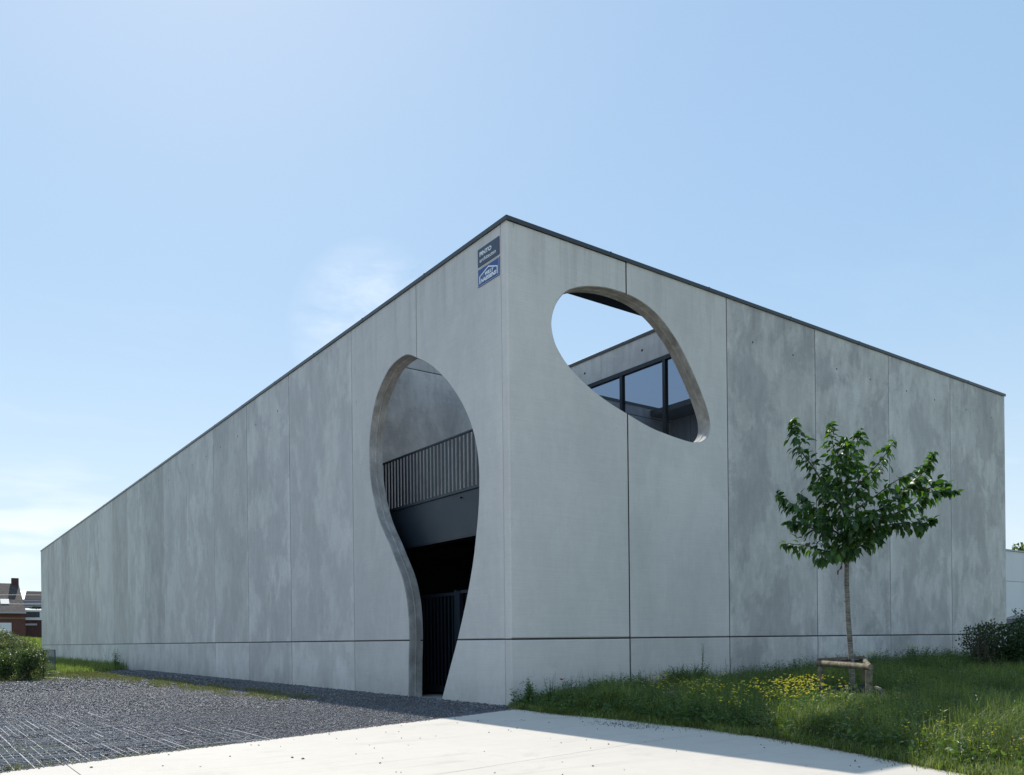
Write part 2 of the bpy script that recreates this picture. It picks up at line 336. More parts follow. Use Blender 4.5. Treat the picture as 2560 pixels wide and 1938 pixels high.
m_lettg = simple('sign_emblem_grey', (.25, .32, .42), .4, 0, .04)
m_grid = simple('white_plastic_grid', (.30, .30, .31), .6, 0, .3, 3)
m_rock = simple('sandstone_rock', (.22, .18, .14), .9, 0, .3, 8, .8)
m_paver = simple('pale_paver', (.42, .41, .38), .85, 0, .15, 10)

# window glass of the warehouse: coated, dark behind
t = NT('coated_glass'); g = t.n('ShaderNodeBsdfGlossy'); g.inputs['Color'].default_value = (.72, .82, 1.0, 1); g.inputs['Roughness'].default_value = .0
nn = t.bump(t.noise(t.coord('Object'), .8, 2), .02, .01); t.set(g.inputs['Normal'], nn)
dk = t.bsdf((.006, .008, .012), .3); lw = t.n('ShaderNodeFresnel'); lw.inputs[0].default_value = 2.0
mx = t.n('ShaderNodeMixShader'); t.set(mx.inputs[0], t.math('ADD', lw.outputs[0], .22, clamp=True)); t.set(mx.inputs[1], dk); t.set(mx.inputs[2], g.outputs[0]); m_glass = t.done(mx.outputs[0])
m_glass_d = simple('far_window_glass', (.018, .028, .05), .3, 0, .1, 2, .02, .4)

# ------------------------------------------------------------ numeric noise
def sn(x, y, s=0.0):
    return (np.sin(x*1.3+s)*np.cos(y*1.7-s*2)+np.sin(x*2.9-y*2.3+s*3)*.6+np.sin(x*5.3+y*4.7+s)*.35)/1.95*.5+.5

# ------------------------------------------------------------ ground
GE = [(-.13,-.0),(-.22,-.9),(-.30,-1.85),(-.17,-2.54),(-.18,-3.77),(-.24,-4.51),(-.27,-4.96),(-.43,-5.89),(-.71,-6.92),(-.90,-7.45),(-1.16,-8.17),(-1.33,-8.57),(-1.48,-9.1),(-2.1,-11),(-3.0,-13),(-4.4,-16),(-7,-21),(-20,-48)]
GV = [(-.12,-.35),(-1.92,-.91),(-5.73,-2.08),(-8.36,-2.88),(-14,-4.6),(-48,-15)]
def edge_x(y):
    ys = np.array([p[1] for p in GE])[::-1]; xs = np.array([p[0] for p in GE])[::-1]
    return np.interp(y, ys, xs)
def gravel_y(x):
    xs = np.array([p[0] for p in GV])[::-1]; ys = np.array([p[1] for p in GV])[::-1]
    return np.interp(x, xs, ys)
def lawn_h(x, y):
    d = np.clip((x-edge_x(y)), 0, 99); w = np.clip(-y, 0, 99)
    h = .03+.15*(1-np.exp(-d/2.2))*(.45+.55*np.clip(w/2.5, 0, 1))
    h = h+.16*np.exp(-((x-12.5)/4.5)**2-((y+1.2)/2.5)**2)+.05*np.clip((x-6)/10, 0, 1)
    return h+(sn(x*1.1, y*1.1, 2)-.5)*.07*np.clip(d/1.5, 0, 1)

MB().quad((-2500,-2500,-.12),(2500,-2500,-.12),(2500,2500,-.12),(-2500,2500,-.12)).build('ground', m_field, kind='structure')
# pavement base and slabs
pave_poly = [(-.12,-.35)]+[p for p in GE[1:]]+[(-48,-48)]+[p for p in GV[::-1]][:-1]
def clip(poly, a, b, c):   # keep a*x+b*y+c>=0
    out = []
    for i in range(len(poly)):
        p, q = poly[i], poly[(i+1) % len(poly)]; fp = a*p[0]+b*p[1]+c; fq = a*q[0]+b*q[1]+c
        if fp >= 0: out.append(p)
        if fp*fq < 0:
            u = fp/(fp-fq); out.append((p[0]+(q[0]-p[0])*u, p[1]+(q[1]-p[1])*u))
    return out
dx, dy = (-.38+4.34), (-5.11+5.69); L = math.hypot(dx, dy); na, nb = -dy/L, dx/L; nc = -(na*-4.34+nb*-5.69)
g = .005
pv = empty('pavement', (0, 0, 0), kind='structure')
MB().prism([(p[0]*.999, p[1]*.999) for p in pave_poly], -.11, -.03).build('slab_base', m_soil, pv)
polys = [clip(clip(pave_poly, na, nb, nc-g), 1, 0, 7.75-g), clip(clip(pave_poly, na, nb, nc-g), -1, 0, -7.75-g),
         clip(clip(pave_poly, -na, -nb, -nc-g), 1, 0, 7.75-g), clip(clip(pave_poly, -na, -nb, -nc-g), -1, 0, -7.75-g)]
for P in polys:
    if len(P) > 2: MB().prism(P, -.10, 0).build('pavement_slab', m_pave, pv)

# gravel yard sheet
ys = MB().add([(-48,-15,-.028),(-14,-4.6,-.028),(-8.36,-2.88,-.028),(-5.73,-2.08,-.028),(-1.92,-.91,-.028),(-.12,-.35,-.028),(-.05,0.0,-.028),(-.05,34,-.028),(-4.2,27.5,-.028),(-48,27.5,-.028)], [tuple(range(10))]).build('gravel_yard', m_gbed, kind='structure')

# lawn
nx, ny = 150, 90
X = np.concatenate([np.linspace(0, 1, nx)**1.6]); 
V = []; 
for j in range(ny):
    y = -21+21.0*j/(ny-1) if True else 0
    ex = float(edge_x(y))
    for i in range(nx):
        x = ex+(62-ex)*X[i]; V.append((x, y-.0, float(lawn_h(np.array(x), np.array(y))) if i else -.02))
idx = []
for j in range(ny-1):
    for i in range(nx-1): idx += [j*nx+i, j*nx+i+1, (j+1)*nx+i+1, (j+1)*nx+i]
me = mesh_np('lawn', V, idx, [4]*((nx-1)*(ny-1))); link('lawn', me, m_field, smooth=True, kind='structure')
# grassy bank beyond the far end of the building
gb = []
for j in range(24):
    for i in range(40):
        x = -24+48*i/39; y = 66.7+26*j/23; u = j/23
        z = -.1+2.05*max(0, math.sin(min(1, u*1.25)*math.pi/2))*(1-.12*math.sin(x*.4)) if u < .9 else -.1+1.6*(1-u)*10
        gb.append((x, y, z))
idx = []
for j in range(23):
    for i in range(39): idx += [j*40+i, j*40+i+1, (j+1)*40+i+1, (j+1)*40+i]
link('grass_bank', mesh_np('gb', gb, idx, [4]*(23*39)), m_field, smooth=True, kind='structure')

# ------------------------------------------------------------ stones, grass generators
def stones(name, x, y, z, size, mat, flat=.62, **k):
    n = len(x)
    base = np.array([(1,0,0),(-1,0,0),(0,1,0),(0,-1,0),(0,0,1),(0,0,-1)], float)
    fc = np.array([(0,2,4),(2,1,4),(1,3,4),(3,0,4),(2,0,5),(1,2,5),(3,1,5),(0,3,5)])
    v = base[None]*(1+rng.uniform(-.35, .35, (n, 6, 1)))*size[:, None, None]*np.stack([np.ones(n), rng.uniform(.55, .95, n), rng.uniform(flat*.6, flat*1.2, n)], 1)[:, None, :]
    v = v+rng.uniform(-.22, .22, (n, 6, 3))*size[:, None, None]
    th = rng.uniform(0, 2*np.pi, n); ti = rng.normal(0, .45, n)
    c, s = np.cos(ti), np.sin(ti); vy = v[..., 1]*c[:, None]-v[..., 2]*s[:, None]; vz = v[..., 1]*s[:, None]+v[..., 2]*c[:, None]
    c, s = np.cos(th), np.sin(th); vx = v[..., 0]*c[:, None]-vy*s[:, None]; vy2 = v[..., 0]*s[:, None]+vy*c[:, None]
    V = np.stack([vx+x[:, None], vy2+y[:, None], vz+z[:, None]], -1).reshape(-1, 3)
    Fc = (fc[None]+(np.arange(n)*6)[:, None, None]).reshape(-1)
    tint = np.repeat(np.clip(rng.beta(2, 2.6, n), 0, 1), 6)
    return link(name, mesh_np(name, V, Fc, np.full(n*8, 3), tint), mat, **k)

def blades(name, x, y, z, h, w, mat, lean=.35, tint=None, parent=None, bend=.5, **k):
    n = len(x); th = rng.uniform(0, 2*np.pi, n); ln = np.abs(rng.normal(0, lean, n))
    dx, dy = np.cos(th), np.sin(th); ph = th+np.pi/2+rng.normal(0, .5, n); wx, wy = np.cos(ph)*w/2, np.sin(ph)*w/2
    m = .55; r = ln*h
    p0 = np.stack([x, y, z-.02], -1); W_ = np.stack([wx, wy, np.zeros(n)], -1)
    p1 = np.stack([x+dx*r*m*.6, y+dy*r*m*.6, z+h*m], -1)
    p2 = np.stack([x+dx*r*(1+bend*.6), y+dy*r*(1+bend*.6), z+h*(1-np.clip(ln*bend, 0, .5))], -1)
    V = np.stack([p0-W_, p0+W_, p1+W_*.75, p1-W_*.75, p2], 1).reshape(-1, 3)
    o = (np.arange(n)*5)[:, None]
    Fc = np.concatenate([o+np.array([0, 1, 2, 3]), o+np.array([3, 2, 4])], 1).reshape(-1)
    lt = np.tile([4, 3], n)
    if tint is None: tint = rng.beta(2, 2, n)
    return link(name, mesh_np(name, V, Fc, lt, np.repeat(tint, 5)), mat, parent, **k)

def leaves_mesh(name, pos, dirs, size, wid=.5, tint=None, fold=.25):
    """pointed four-corner leaves: pos (n,3), dirs (n,3) growth direction, size (n,)"""
    n = len(pos); d = dirs/np.maximum(np.linalg.norm(dirs, axis=1, keepdims=True), 1e-6)
    a = np.cross(d, rng.normal(0, 1, (n, 3))); a /= np.maximum(np.linalg.norm(a, axis=1, keepdims=True), 1e-6); b = np.cross(d, a)
    s = size[:, None]; w = (size*wid)[:, None]/2
    V = np.stack([pos, pos+d*s*.42+a*w+b*w*fold, pos+d*s, pos+d*s*.42-a*w+b*w*fold, pos+d*s*.45], 1).reshape(-1, 3)
    o = (np.arange(n)*5)[:, None]
    Fc = np.concatenate([o+np.array([0, 1, 4]), o+np.array([1, 2, 4]), o+np.array([2, 3, 4]), o+np.array([3, 0, 4])], 1).reshape(-1)
    if tint is None: tint = rng.beta(2, 2, n)
    return mesh_np(name, V, Fc, np.full(n*4, 3), np.repeat(tint, 5))

def in_wedge(x, y, pad=0.0):
    """inside the photograph's field of view, with a margin in metres"""
    d = np.stack([x-CAM.x, y-CAM.y], -1); f = d@np.array([F.x, F.y]); r = d@np.array([R0.x, R0.y])
    return (f > 2) & (np.abs(r) < f*.616+pad)

# gravel stones over the yard
def scatter(n, x0, x1, y0, y1): return rng.uniform(x0, x1, n), rng.uniform(y0, y1, n)
gx = []; gy = []; gs = []
for (n, a, b, c_, d_, s0, s1) in ((95000, -11, -.02, -4, 3.5, .009, .018), (50000, -10, -.02, 3.5, 13, .014, .027), (14000, -10, -.02, 13, 30, .025, .045)):
    x, y = scatter(n, a, b, c_, d_); k = (y > gravel_y(x)+.01) & in_wedge(x, y, 1.5) & ((x < -.06)) & (y < 27.5+(x+4.2)*1.5)
    x, y = x[k], y[k]; gx.append(x); gy.append(y); gs.append(rng.uniform(s0, s1, len(x)))
gx, gy, gs = map(np.concatenate, (gx, gy, gs))
expo = np.clip((-gx-5.2)/2.5, 0, 1)*np.clip((6-gy)/5, 0, 1)*sn(gx*.9, gy*.9, 5)
keep = rng.uniform(0, 1, len(gx)) > expo*.22
gx, gy, gs = gx[keep], gy[keep], gs[keep]; ee = expo[keep]
stones('crushed_stone', gx, gy, -.022+rng.uniform(0, .016, len(gx))-ee*.012+gs*.15, gs, m_stone, label='crushed slate gravel covering the yard beside the long facade', cat='gravel', kind='stuff')
# ridge of loose gravel along the foot of the wall
x = rng.uniform(-.55, -.03, 9000); y = rng.uniform(0, 30, 9000)**1.0
stones('heaped_gravel', x, y, .002+.03*(1-(-x/.55))*rng.uniform(0, 1, 9000), rng.uniform(.014, .03, 9000), m_stone, label='low ridge of dark gravel heaped along the foot of the long facade', cat='gravel', kind='stuff')
# plastic grid under the gravel
gm = MB()
def seg_bar(alongx, c0, a, b, w_, top):
    p = a
    while p < b:
        q = min(b, p+random.uniform(.5, 1.8)); z1 = top+random.gauss(0, .0035)
        xc, yc = ((p+q)/2, c0) if alongx else (c0, (p+q)/2)
        if random.random() < (.92-.5*min(1, max(0, (yc-1.0)/6)))*min(1, max(.12, (-xc-4.6)/3.0))*(.5+.7*float(sn(xc*.8, yc*.8, 2))) and z1 > -.022:
            if alongx: gm.box(p, q-.004, c0-w_, c0+w_, -.030, z1)
            else: gm.box(c0-w_, c0+w_, p, q-.004, -.030, z1)
        p = q
for i in range(64):
    x = -10.8+i*.092
    seg_bar(False, x, float(gravel_y(np.array(x)))+.04, 7.0-2*random.random(), .0042 if i % 6 else .0062, -.009 if i % 6 else -.005)
for j in range(88):
    y = -3.6+j*.115; xx = np.linspace(-10.8, -4.9, 60); ok = xx[y > gravel_y(xx)+.04]
    if len(ok) > 1: seg_bar(True, y, ok[0], ok[-1], .005, -.0075)
gm.build('gravel_grid', m_grid, label='white plastic grid showing through the gravel in front', cat='gravel grid', kind='stuff')

# ------------------------------------------------------------ the warehouse
H = 9.138; T = .35; ZJ = 1.266
WH = empty('warehouse', (0, 0, 0), label='long grey concrete warehouse with two large organic openings near its corner', cat='building')
h1 = [(3.32,7.40),(3.78,7.62),(4.17,7.65),(4.60,7.58),(4.92,7.42),(5.22,7.19),(5.43,6.93),(5.61,6.55),(5.71,6.2),(5.75,5.77),(5.72,5.3),(5.63,4.92),(5.51,4.60),(5.35,4.27),(5.12,3.93),(4.81,3.56),(4.49,3.14),(4.21,2.76),(4.06,2.46),(3.95,2.12),(3.89,1.72),(3.88,1.3),(3.92,.73),(3.95,0),(3.96,-.5),(2.36,-.5),(2.53,0),(2.17,.71),(1.89,1.25),(1.76,1.53),(1.62,1.85),(1.48,2.19),(1.37,2.5),(1.25,2.88),(1.15,3.32),(1.08,3.68),(1.035,4.02),(1.02,4.36),(1.03,4.70),(1.10,5.07),(1.22,5.4),(1.38,5.7),(1.61,6.03),(1.90,6.36),(2.2,6.65),(2.52,6.91),(2.91,7.18)]
h2 = [(1.58,8.15),(1.86,8.26),(2.14,8.33),(2.45,8.38),(2.78,8.40),(3.13,8.39),(3.46,8.34),(3.79,8.24),(4.1,8.08),(4.37,7.88),(4.61,7.66),(4.83,7.41),(5.03,7.15),(5.23,6.86),(5.41,6.57),(5.54,6.31),(5.6,6.08),(5.58,5.89),(5.47,5.73),(5.29,5.63),(5.08,5.59),(4.84,5.59),(4.51,5.62),(4.17,5.66),(3.83,5.71),(3.48,5.79),(3.1,5.90),(2.66,6.03),(2.28,6.17),(1.95,6.32),(1.67,6.48),(1.44,6.64),(1.27,6.81),(1.14,6.99),(1.07,7.19),(1.05,7.38),(1.09,7.58),(1.18,7.78),(1.30,7.94),(1.43,8.06)]
def smooth_closed(pts, sub=3, hard=()):
    out = []; n = len(pts)
    for i in range(n):
        p0, p1, p2, p3 = (np.array(pts[(i+k) % n]) for k in (-1, 0, 1, 2))
        if i in hard: out.append(tuple(p1)); continue
        for s in range(sub):
            u = s/sub; out.append(tuple(.5*((2*p1)+(-p0+p2)*u+(2*p0-5*p1+4*p2-p3)*u*u+(-p0+3*p1-3*p2+p3)*u**3)))
    return out
c1 = smooth_closed(h1, 3, (22, 23, 24, 25, 26)); c2 = smooth_closed(h2, 4)
def offset(c, d):
    n = len(c); a = sum(c[i][0]*c[(i+1) % n][1]-c[(i+1) % n][0]*c[i][1] for i in range(n)); sg = 1 if a > 0 else -1
    out = []
    for i in range(n):
        p, q = np.array(c[i-1]), np.array(c[(i+1) % n]); tn = q-p; tn /= np.linalg.norm(tn); nn = np.array([tn[1], -tn[0]])*sg
        out.append(tuple(np.array(c[i])+nn*d))
    return out
def cutter(c, axis):
    rings = [(-.1, .014), (0, .014), (.013, 0), (.16, -.002), (.172, -.012), (.19, -.012), (.20, .0), (.27, .0), (.5, .0)]
    V = []; n = len(c)
    for (dep, off) in rings:
        for (u, z) in offset(c, off): V.append((dep, u, z) if axis == 'x' else (u, dep, z))
    Fc = []
    for r in range(len(rings)-1):
        for i in range(n): Fc.append((r*n+i, r*n+(i+1) % n, (r+1)*n+(i+1) % n, (r+1)*n+i))
    Fc += [tuple(range(n-1, -1, -1)), tuple((len(rings)-1)*n+i for i in range(n))]
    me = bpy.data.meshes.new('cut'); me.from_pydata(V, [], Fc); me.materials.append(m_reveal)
    bm = bmesh.new(); bm.from_mesh(me); bmesh.ops.recalc_face_normals(bm, faces=bm.faces); bm.to_mesh(me); bm.free()
    o = bpy.data.objects.new('cut', me); COL.objects.link(o); return o
cut1 = cutter(c1, 'x'); cut2 = cutter(c2, 'y')
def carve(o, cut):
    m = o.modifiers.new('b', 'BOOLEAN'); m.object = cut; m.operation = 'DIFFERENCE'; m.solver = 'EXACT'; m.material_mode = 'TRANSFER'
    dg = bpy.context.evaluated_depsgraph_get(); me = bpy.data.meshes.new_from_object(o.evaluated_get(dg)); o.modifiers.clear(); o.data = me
def panel_mesh(axis, a0, a1, z0, z1, d0=0.0, d1=T, ch=.013):
    """wall panel with chamfered outer edges; axis x: outer face at x=d0 (long facade, runs along y)"""
    P = [(d0, a0+ch, z0+ch), (d0, a1-ch, z0+ch), (d0, a1-ch, z1-ch), (d0, a0+ch, z1-ch),
         (d0+ch, a0, z0), (d0+ch, a1, z0), (d0+ch, a1, z1), (d0+ch, a0, z1), (d1, a0, z0), (d1, a1, z0), (d1, a1, z1), (d1, a0, z1)]
    Fc = [(0,1,2,3),(0,4,5,1),(1,5,6,2),(2,6,7,3),(3,7,4,0),(4,8,9,5),(5,9,10,6),(6,10,11,7),(7,11,8,4),(8,11,10,9)]
    if axis == 'y': P = [(p[1], p[0], p[2]) for p in P]
    me = bpy.data.meshes.new('panel'); me.from_pydata(P, [], Fc)
    bm = bmesh.new(); bm.from_mesh(me); bmesh.ops.recalc_face_normals(bm, faces=bm.faces); bm.to_mesh(me); bm.free(); return me
jl = [.20, 3.42, 6.70, 10.92, 14.66, 18.33, 21.97, 25.62, 29.28, 32.97, 36.68, 40.30, 43.92, 47.60, 51.45, 55.10, 58.75, 62.45, 66.5]
jr = [0.0, 3.06, 6.22, 9.64, 13.08, 16.52, 20.1]
GP = .013; GH = .013; TOP = H-.075
panels = {}
def add_panel(axis, a0, a1, z0, z1, blotch, cut=None, d1=T):
    o = link('wall_panel', panel_mesh(axis, a0, a1, z0, z1, 0, d1), m_conc, WH); o['blotch'] = float(blotch); o['pa'] = float(a0); o['pb'] = float(a1); o['ax'] = 1.0 if axis == 'x' else 0.0
    if cut: carve(o, cut)
    return o
random.seed(3)
for i in range(len(jl)-1):
    gp_ = GP if i < 2 else (.020 if i < 8 else .028); a0, a1 = jl[i]+(GP if i < 3 else (.020 if i < 9 else .028)), jl[i+1]-gp_; bl = (.10, .16, .55, .75)[min(i, 3)] if i < 4 else random.uniform(.45, .85)
    add_panel('x', a0, a1, -.3, ZJ-GH, bl*.8, cut1 if i < 2 else None)
    up = add_panel('x', a0, a1, ZJ+GH, TOP, bl, cut1 if i < 2 else None)
    if i > 2 and i < 9:
        for u in (.24, .76):
            yy = a0+(a1-a0)*u
            MB().tube([(-.002, yy, 8.22), (.05, yy, 8.22)], .028, 10).build('anchor_hole', m_seal, up)
for i in range(len(jr)-1):
    a0, a1 = jr[i]+(GP if i else 0), jr[i+1]-(GP if i < 5 else 0); bl = (.05, .14, .85, 1.0, .8, .9)[i]
    z_ranges = ((-.3, ZJ-GH), (ZJ+GH, TOP))
    for zi, (z0, z1) in enumerate(z_ranges):
        if i == 0:
            o = link('wall_panel', panel_mesh('y', a0, a1, z0, z1, 0, .19, .022), m_conc, WH); o['blotch'] = bl
            o2 = link('wall_panel', panel_mesh('y', .36, a1, z0, z1, .185, T, .002), m_conc, WH); o2['blotch'] = bl
            if zi: carve(o, cut2); carve(o2, cut2)
            # merge the two layers of the corner panel
            bm = bmesh.new(); bm.from_mesh(o.data); bm.from_mesh(o2.data); 
            me = bpy.data.meshes.new('corner_panel'); bm.to_mesh(me); bm.free()
            for mt in (o.data.materials): me.materials.append(mt)
            o.data = me; bpy.data.objects.remove(o2)
        else:
            o = add_panel('y', a0, a1, z0, z1, bl, cut2 if (i == 1 and zi) else None)
            if zi and i >= 2:
                for u in (.27, .73):
                    xx = a0+(a1-a0)*u
                    MB().tube([(xx, -.002, 8.22), (xx, .05, 8.22)], .024, 10).build('anchor_hole', m_seal, o)
# sealant in the joints
def seal(x0, x1, y0, y1, z0, z1, cut=None):
    o = MB().box(x0, x1, y0, y1, z0, z1).build('joint_sealant', m_seal, WH)
    if cut: carve(o, cut)
for k, y in enumerate(jl[:-1]): seal(.014, .30, y-(GP if k < 3 else (.020 if k < 9 else .028))-.001, y+(GP if k < 3 else (.020 if k < 9 else .028))+.001, -.29, TOP-.002, cut1 if k == 1 else None)
for k, x in enumerate(jr[1:-1]): seal(x-GP-.001, x+GP+.001, .014, .30, -.29, TOP-.003, cut2 if k == 0 else None)
seal(.016, .29, .215, 66.45, ZJ-GH-.001, ZJ+GH+.001, cut1); seal(.03, 20.05, .016, .18, ZJ-GH-.002, ZJ+GH+.002)
COL.objects.unlink(cut1); COL.objects.unlink(cut2); bpy.data.objects.remove(cut1); bpy.data.objects.remove(cut2)
# coping
def coping(pts, name='coping'):
    """pts: list of outer corner (x,y) along the wall, inner offset direction per point"""
    m = MB(); out, inn = pts
    prof = [(0, H), (0, H-.052), (1, H-.052), (1, H)]
    V = []
    for (o, i) in zip(out, inn):
        V += [(o[0], o[1], H-.006), (o[0], o[1], H-.085), (o[0]+(i[0]-o[0])*.06, o[1]+(i[1]-o[1])*.06, H-.085), (o[0]+(i[0]-o[0])*.06, o[1]+(i[1]-o[1])*.06, H-.05),
              (i[0], i[1], H-.05), (i[0], i[1], H-.02), (o[0]+(i[0]-o[0])*.02, o[1]+(i[1]-o[1])*.02, H)]
    k = 7; Fc = []
    for j in range(len(out)-1):
        for q in range(k): Fc.append((j*k+q, j*k+(q+1) % k, (j+1)*k+(q+1) % k, (j+1)*k+q))
    m.add(V, Fc); me = m.mesh(name); bm = bmesh.new(); bm.from_mesh(me); bmesh.ops.recalc_face_normals(bm, faces=bm.faces); bm.to_mesh(me); bm.free()
    return link(name, me, m_coping, WH)
e = .032
coping(([(-e, 66.53), (-e, -e), (20.13, -e)], [(.38, 66.53), (.38, .38), (20.13, .38)]))
coping(([(6.4-e, 7.55), (6.4-e, .42)], [(6.78, 7.55), (6.78, .42)])); coping(([(.42, 7.55-e), (6.34, 7.55-e)], [(.42, 7.9), (6.34, 7.9)]))
for yy in np.arange(3.0, 66, 3.0): MB().box(-e-.003, .10, yy-.02, yy+.02, H-.087, H+.003).build('coping_seam', m_coping, WH)
for xx in np.arange(2.6, 20, 3.0): MB().box(xx-.02, xx+.02, -e-.003, .10, H-.087, H+.003).build('coping_seam', m_coping, WH)
# back and end walls, roof
MB().box(19.80, 20.098, .36, 66.5, -.3, TOP).build('back_wall', m_conc, WH)['blotch'] = .5
MB().box(.36, 19.79, 66.2, 66.498, -.3, TOP).build('end_wall', m_conc, WH)['blotch'] = .5
MB().box(6.80, 19.79, .36, 66.19, 8.7, 8.85).build('roof', m_roof, WH); MB().box(.36, 6.79, 7.95, 66.19, 8.7, 8.85).build('roof', m_roof, WH)
# court: back wall (faces the viewer) and inner facade with glazing
cw = MB().box(.36, 6.40, 7.55, 7.88, 4.45, 8.72).build('court_wall', m_conc_in, WH); cw['blotch'] = .9
cw = MB().box(.36, 6.40, 7.55, 7.88, 8.745, TOP).build('court_wall', m_conc_in, WH); cw['blotch'] = .6
MB().box(.36, 6.40, 7.57, 7.88, 8.719, 8.746).build('joint_sealant', m_seal, WH)
cw = MB().box(6.40, 6.75, .36, 7.54, 8.36, TOP).build('inner_wall', m_conc, WH); cw['blotch'] = .45
for yy in (2.9, 5.15): MB().tube([(6.397, yy, 8.72), (6.45, yy, 8.72)], .035, 10).build('anchor_hole', m_seal, cw)
wf = MB()
ymul = [.42, 2.12, 3.67, 5.22, 6.77, 7.5]
wf.box(6.36, 6.46, .40, 7.54, 8.25, 8.355); wf.box(6.36, 6.46, .40, 7.54, 4.5, 4.6)
for y in ymul: wf.box(6.365, 6.455, y-.05, y+.05, 4.6, 8.25)
win = wf.build('window_frame', m_steel_d, WH)
for a, b in zip(ymul[:-1], ymul[1:]): MB().box(6.42, 6.44, a+.051, b-.051, 4.601, 8.249).build('window_pane', m_glass, win)
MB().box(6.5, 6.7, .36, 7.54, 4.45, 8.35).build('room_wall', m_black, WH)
# canopy strip behind the upper edge of the short facade
MB().box(.40, 6.34, .352, 1.42, 8.80, 8.98).build('canopy_and_sun_block', m_steel_d, WH)
MB().box(.352, 1.42, 1.422, 7.54, 8.80, 8.98).build('canopy_and_sun_block', m_steel_d, WH)  # unseen strip behind the long facade, added to block sun through its opening
# floor slab, beam, railing
MB().box(.74, 6.38, .36, 7.54, 3.9, 4.44).build('terrace_slab', m_steel_d, WH)
bo = MB().box(.70, .73, .36, 7.54, 3.52, 4.47).build('beam', m_steel, WH)
MB().box(.66, .76, .36, 7.54, 4.475, 4.535).build('beam_flange', m_steel, bo)
MB().box(.66, 1.0, .37, 7.53, 3.47, 3.515).build('beam_flange', m_steel_d, bo)
MB().tube([(.697, 2.75, 4.36), (.66, 2.75, 4.36)], .02, 8).build('bolt', m_steel_d, bo)
rl = MB().box(.675, .735, .40, 7.5, 5.715, 5.75).build('railing', m_steel_d, WH)
bm_ = MB().box(.69, .70, -.04, .04, 4.54, 5.714).mesh('baluster')
y = .52
while y < 7.45:
    o = link('baluster', bm_, m_steel_d, rl); o.location = (0, y, 0); y += .1565
# dark undercroft
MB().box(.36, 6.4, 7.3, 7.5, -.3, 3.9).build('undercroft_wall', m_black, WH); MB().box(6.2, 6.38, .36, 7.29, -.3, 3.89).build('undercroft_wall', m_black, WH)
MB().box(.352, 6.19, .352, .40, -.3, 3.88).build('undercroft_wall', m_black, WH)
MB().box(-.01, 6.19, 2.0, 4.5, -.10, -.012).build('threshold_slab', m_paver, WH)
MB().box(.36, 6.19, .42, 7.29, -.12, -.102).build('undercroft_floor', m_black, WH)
# gate
gt = empty('gate', (1.0, 3.4, 0)); gt.parent = WH
def gpart(name, m): return m.build(name, m_steel, gt)
def gb_(name, x0, x1, y0, y1, z0, z1): return MB().box(x0-1, x1-1, y0-3.4, y1-3.4, z0, z1).build(name, m_steel, gt)
gb_('gate_rail', .97, 1.03, 3.52, 5.9, 2.28, 2.35); gb_('gate_rail', .97, 1.03, 3.52, 5.9, .06, .20)
gb_('gate_rail', .97, 1.03, .45, 3.26, 2.31, 2.38); gb_('gate_rail', .97, 1.03, .45, 3.26, .06, .20)
gb_('gate_post', .95, 1.05, 3.27, 3.40, 0, 2.36); gb_('gate_post', .96, 1.04, 3.42, 3.515, .02, 2.40); gb_('gate_post', .95, 1.05, 5.9, 6.02, 0, 2.4)
bbm = MB().box(-.012, .012, -.02, .02, .20, 2.28).mesh('gate_bar')
for y in list(np.arange(3.65, 5.85, .163))+list(np.arange(.6, 3.2, .163)):
    o = link('gate_bar', bbm, m_steel, gt); o.location = (0, y-3.4, 0)

# ------------------------------------------------------------ signs
def text_mesh(s, size, shear=0.0, bold=0.0, ext=.0015, sp=1.0):
    cu = bpy.data.curves.new('t', 'FONT'); cu.body = s; cu.size = size; cu.shear = shear; cu.offset = bold; cu.extrude = ext; cu.space_character = sp
    o = bpy.data.objects.new('t', cu); COL.objects.link(o); dg = bpy.context.evaluated_depsgraph_get(); dg.update()
    me = bpy.data.meshes.new_from_object(o.evaluated_get(dg)); bpy.data.objects.remove(o); return me
WALLM = Matrix(((0, 0, -1, 0), (-1, 0, 0, 0), (0, 1, 0, 0), (0, 0, 0, 1)))   # text x -> -y, text y -> z, faces -x
def put_text(s, name, mat, parent, yl, z, width, height, x, shear=0, bold=0):
    me = text_mesh(s, 1.0, shear, bold)
    co = np.empty(len(me.vertices)*3, dtype=np.float32); me.vertices.foreach_get('co', co); co = co.reshape(-1, 3)
    mn, mxx = co.min(0), co.max(0); co[:, 0] = (co[:, 0]-mn[0])/(mxx[0]-mn[0])*width; co[:, 1] = (co[:, 1]-mn[1])/(mxx[1]-mn[1])*height
    co[:, 2] = np.where(co[:, 2] > 0, .004, .0005)
    w3 = np.stack([x-co[:, 2], yl-co[:, 0], z+co[:, 1]], -1)-np.array(parent.location)
    me.vertices.foreach_set('co', w3.astype(np.float32).ravel()); me.update(); me.materials.clear()
    return link(name, me, mat, parent)
s1 = empty('company_sign', (0, .59, 8.68), label='slate sign reading PINTO architecten, upper of two below the roof edge', cat='sign')
def sbox(nm, par, x0, x1, y0, y1, z0, z1, mat):
    l = par.location; return MB().box(x0-l.x, x1-l.x, y0-l.y, y1-l.y, z0-l.z, z1-l.z).build(nm, mat, par)
sbox('board', s1, -.014, -.001, .231, .953, 8.510, 8.847, m_dblue)
put_text('PINTO', 'lettering', m_lett, s1, .882, 8.692, .40, .085, -.0145, 0, .035)
put_text('architecten', 'lettering', m_lett, s1, .882, 8.575, .545, .075, -.0145, 0, .008)
s2 = empty('builder_sign', (0, .59, 8.29), label='blue sign reading WILLY NAESSENS with a white house outline, the lower one', cat='sign')
sbox('board', s2, -.014, -.001, .228, .957, 8.120, 8.459, m_blue)
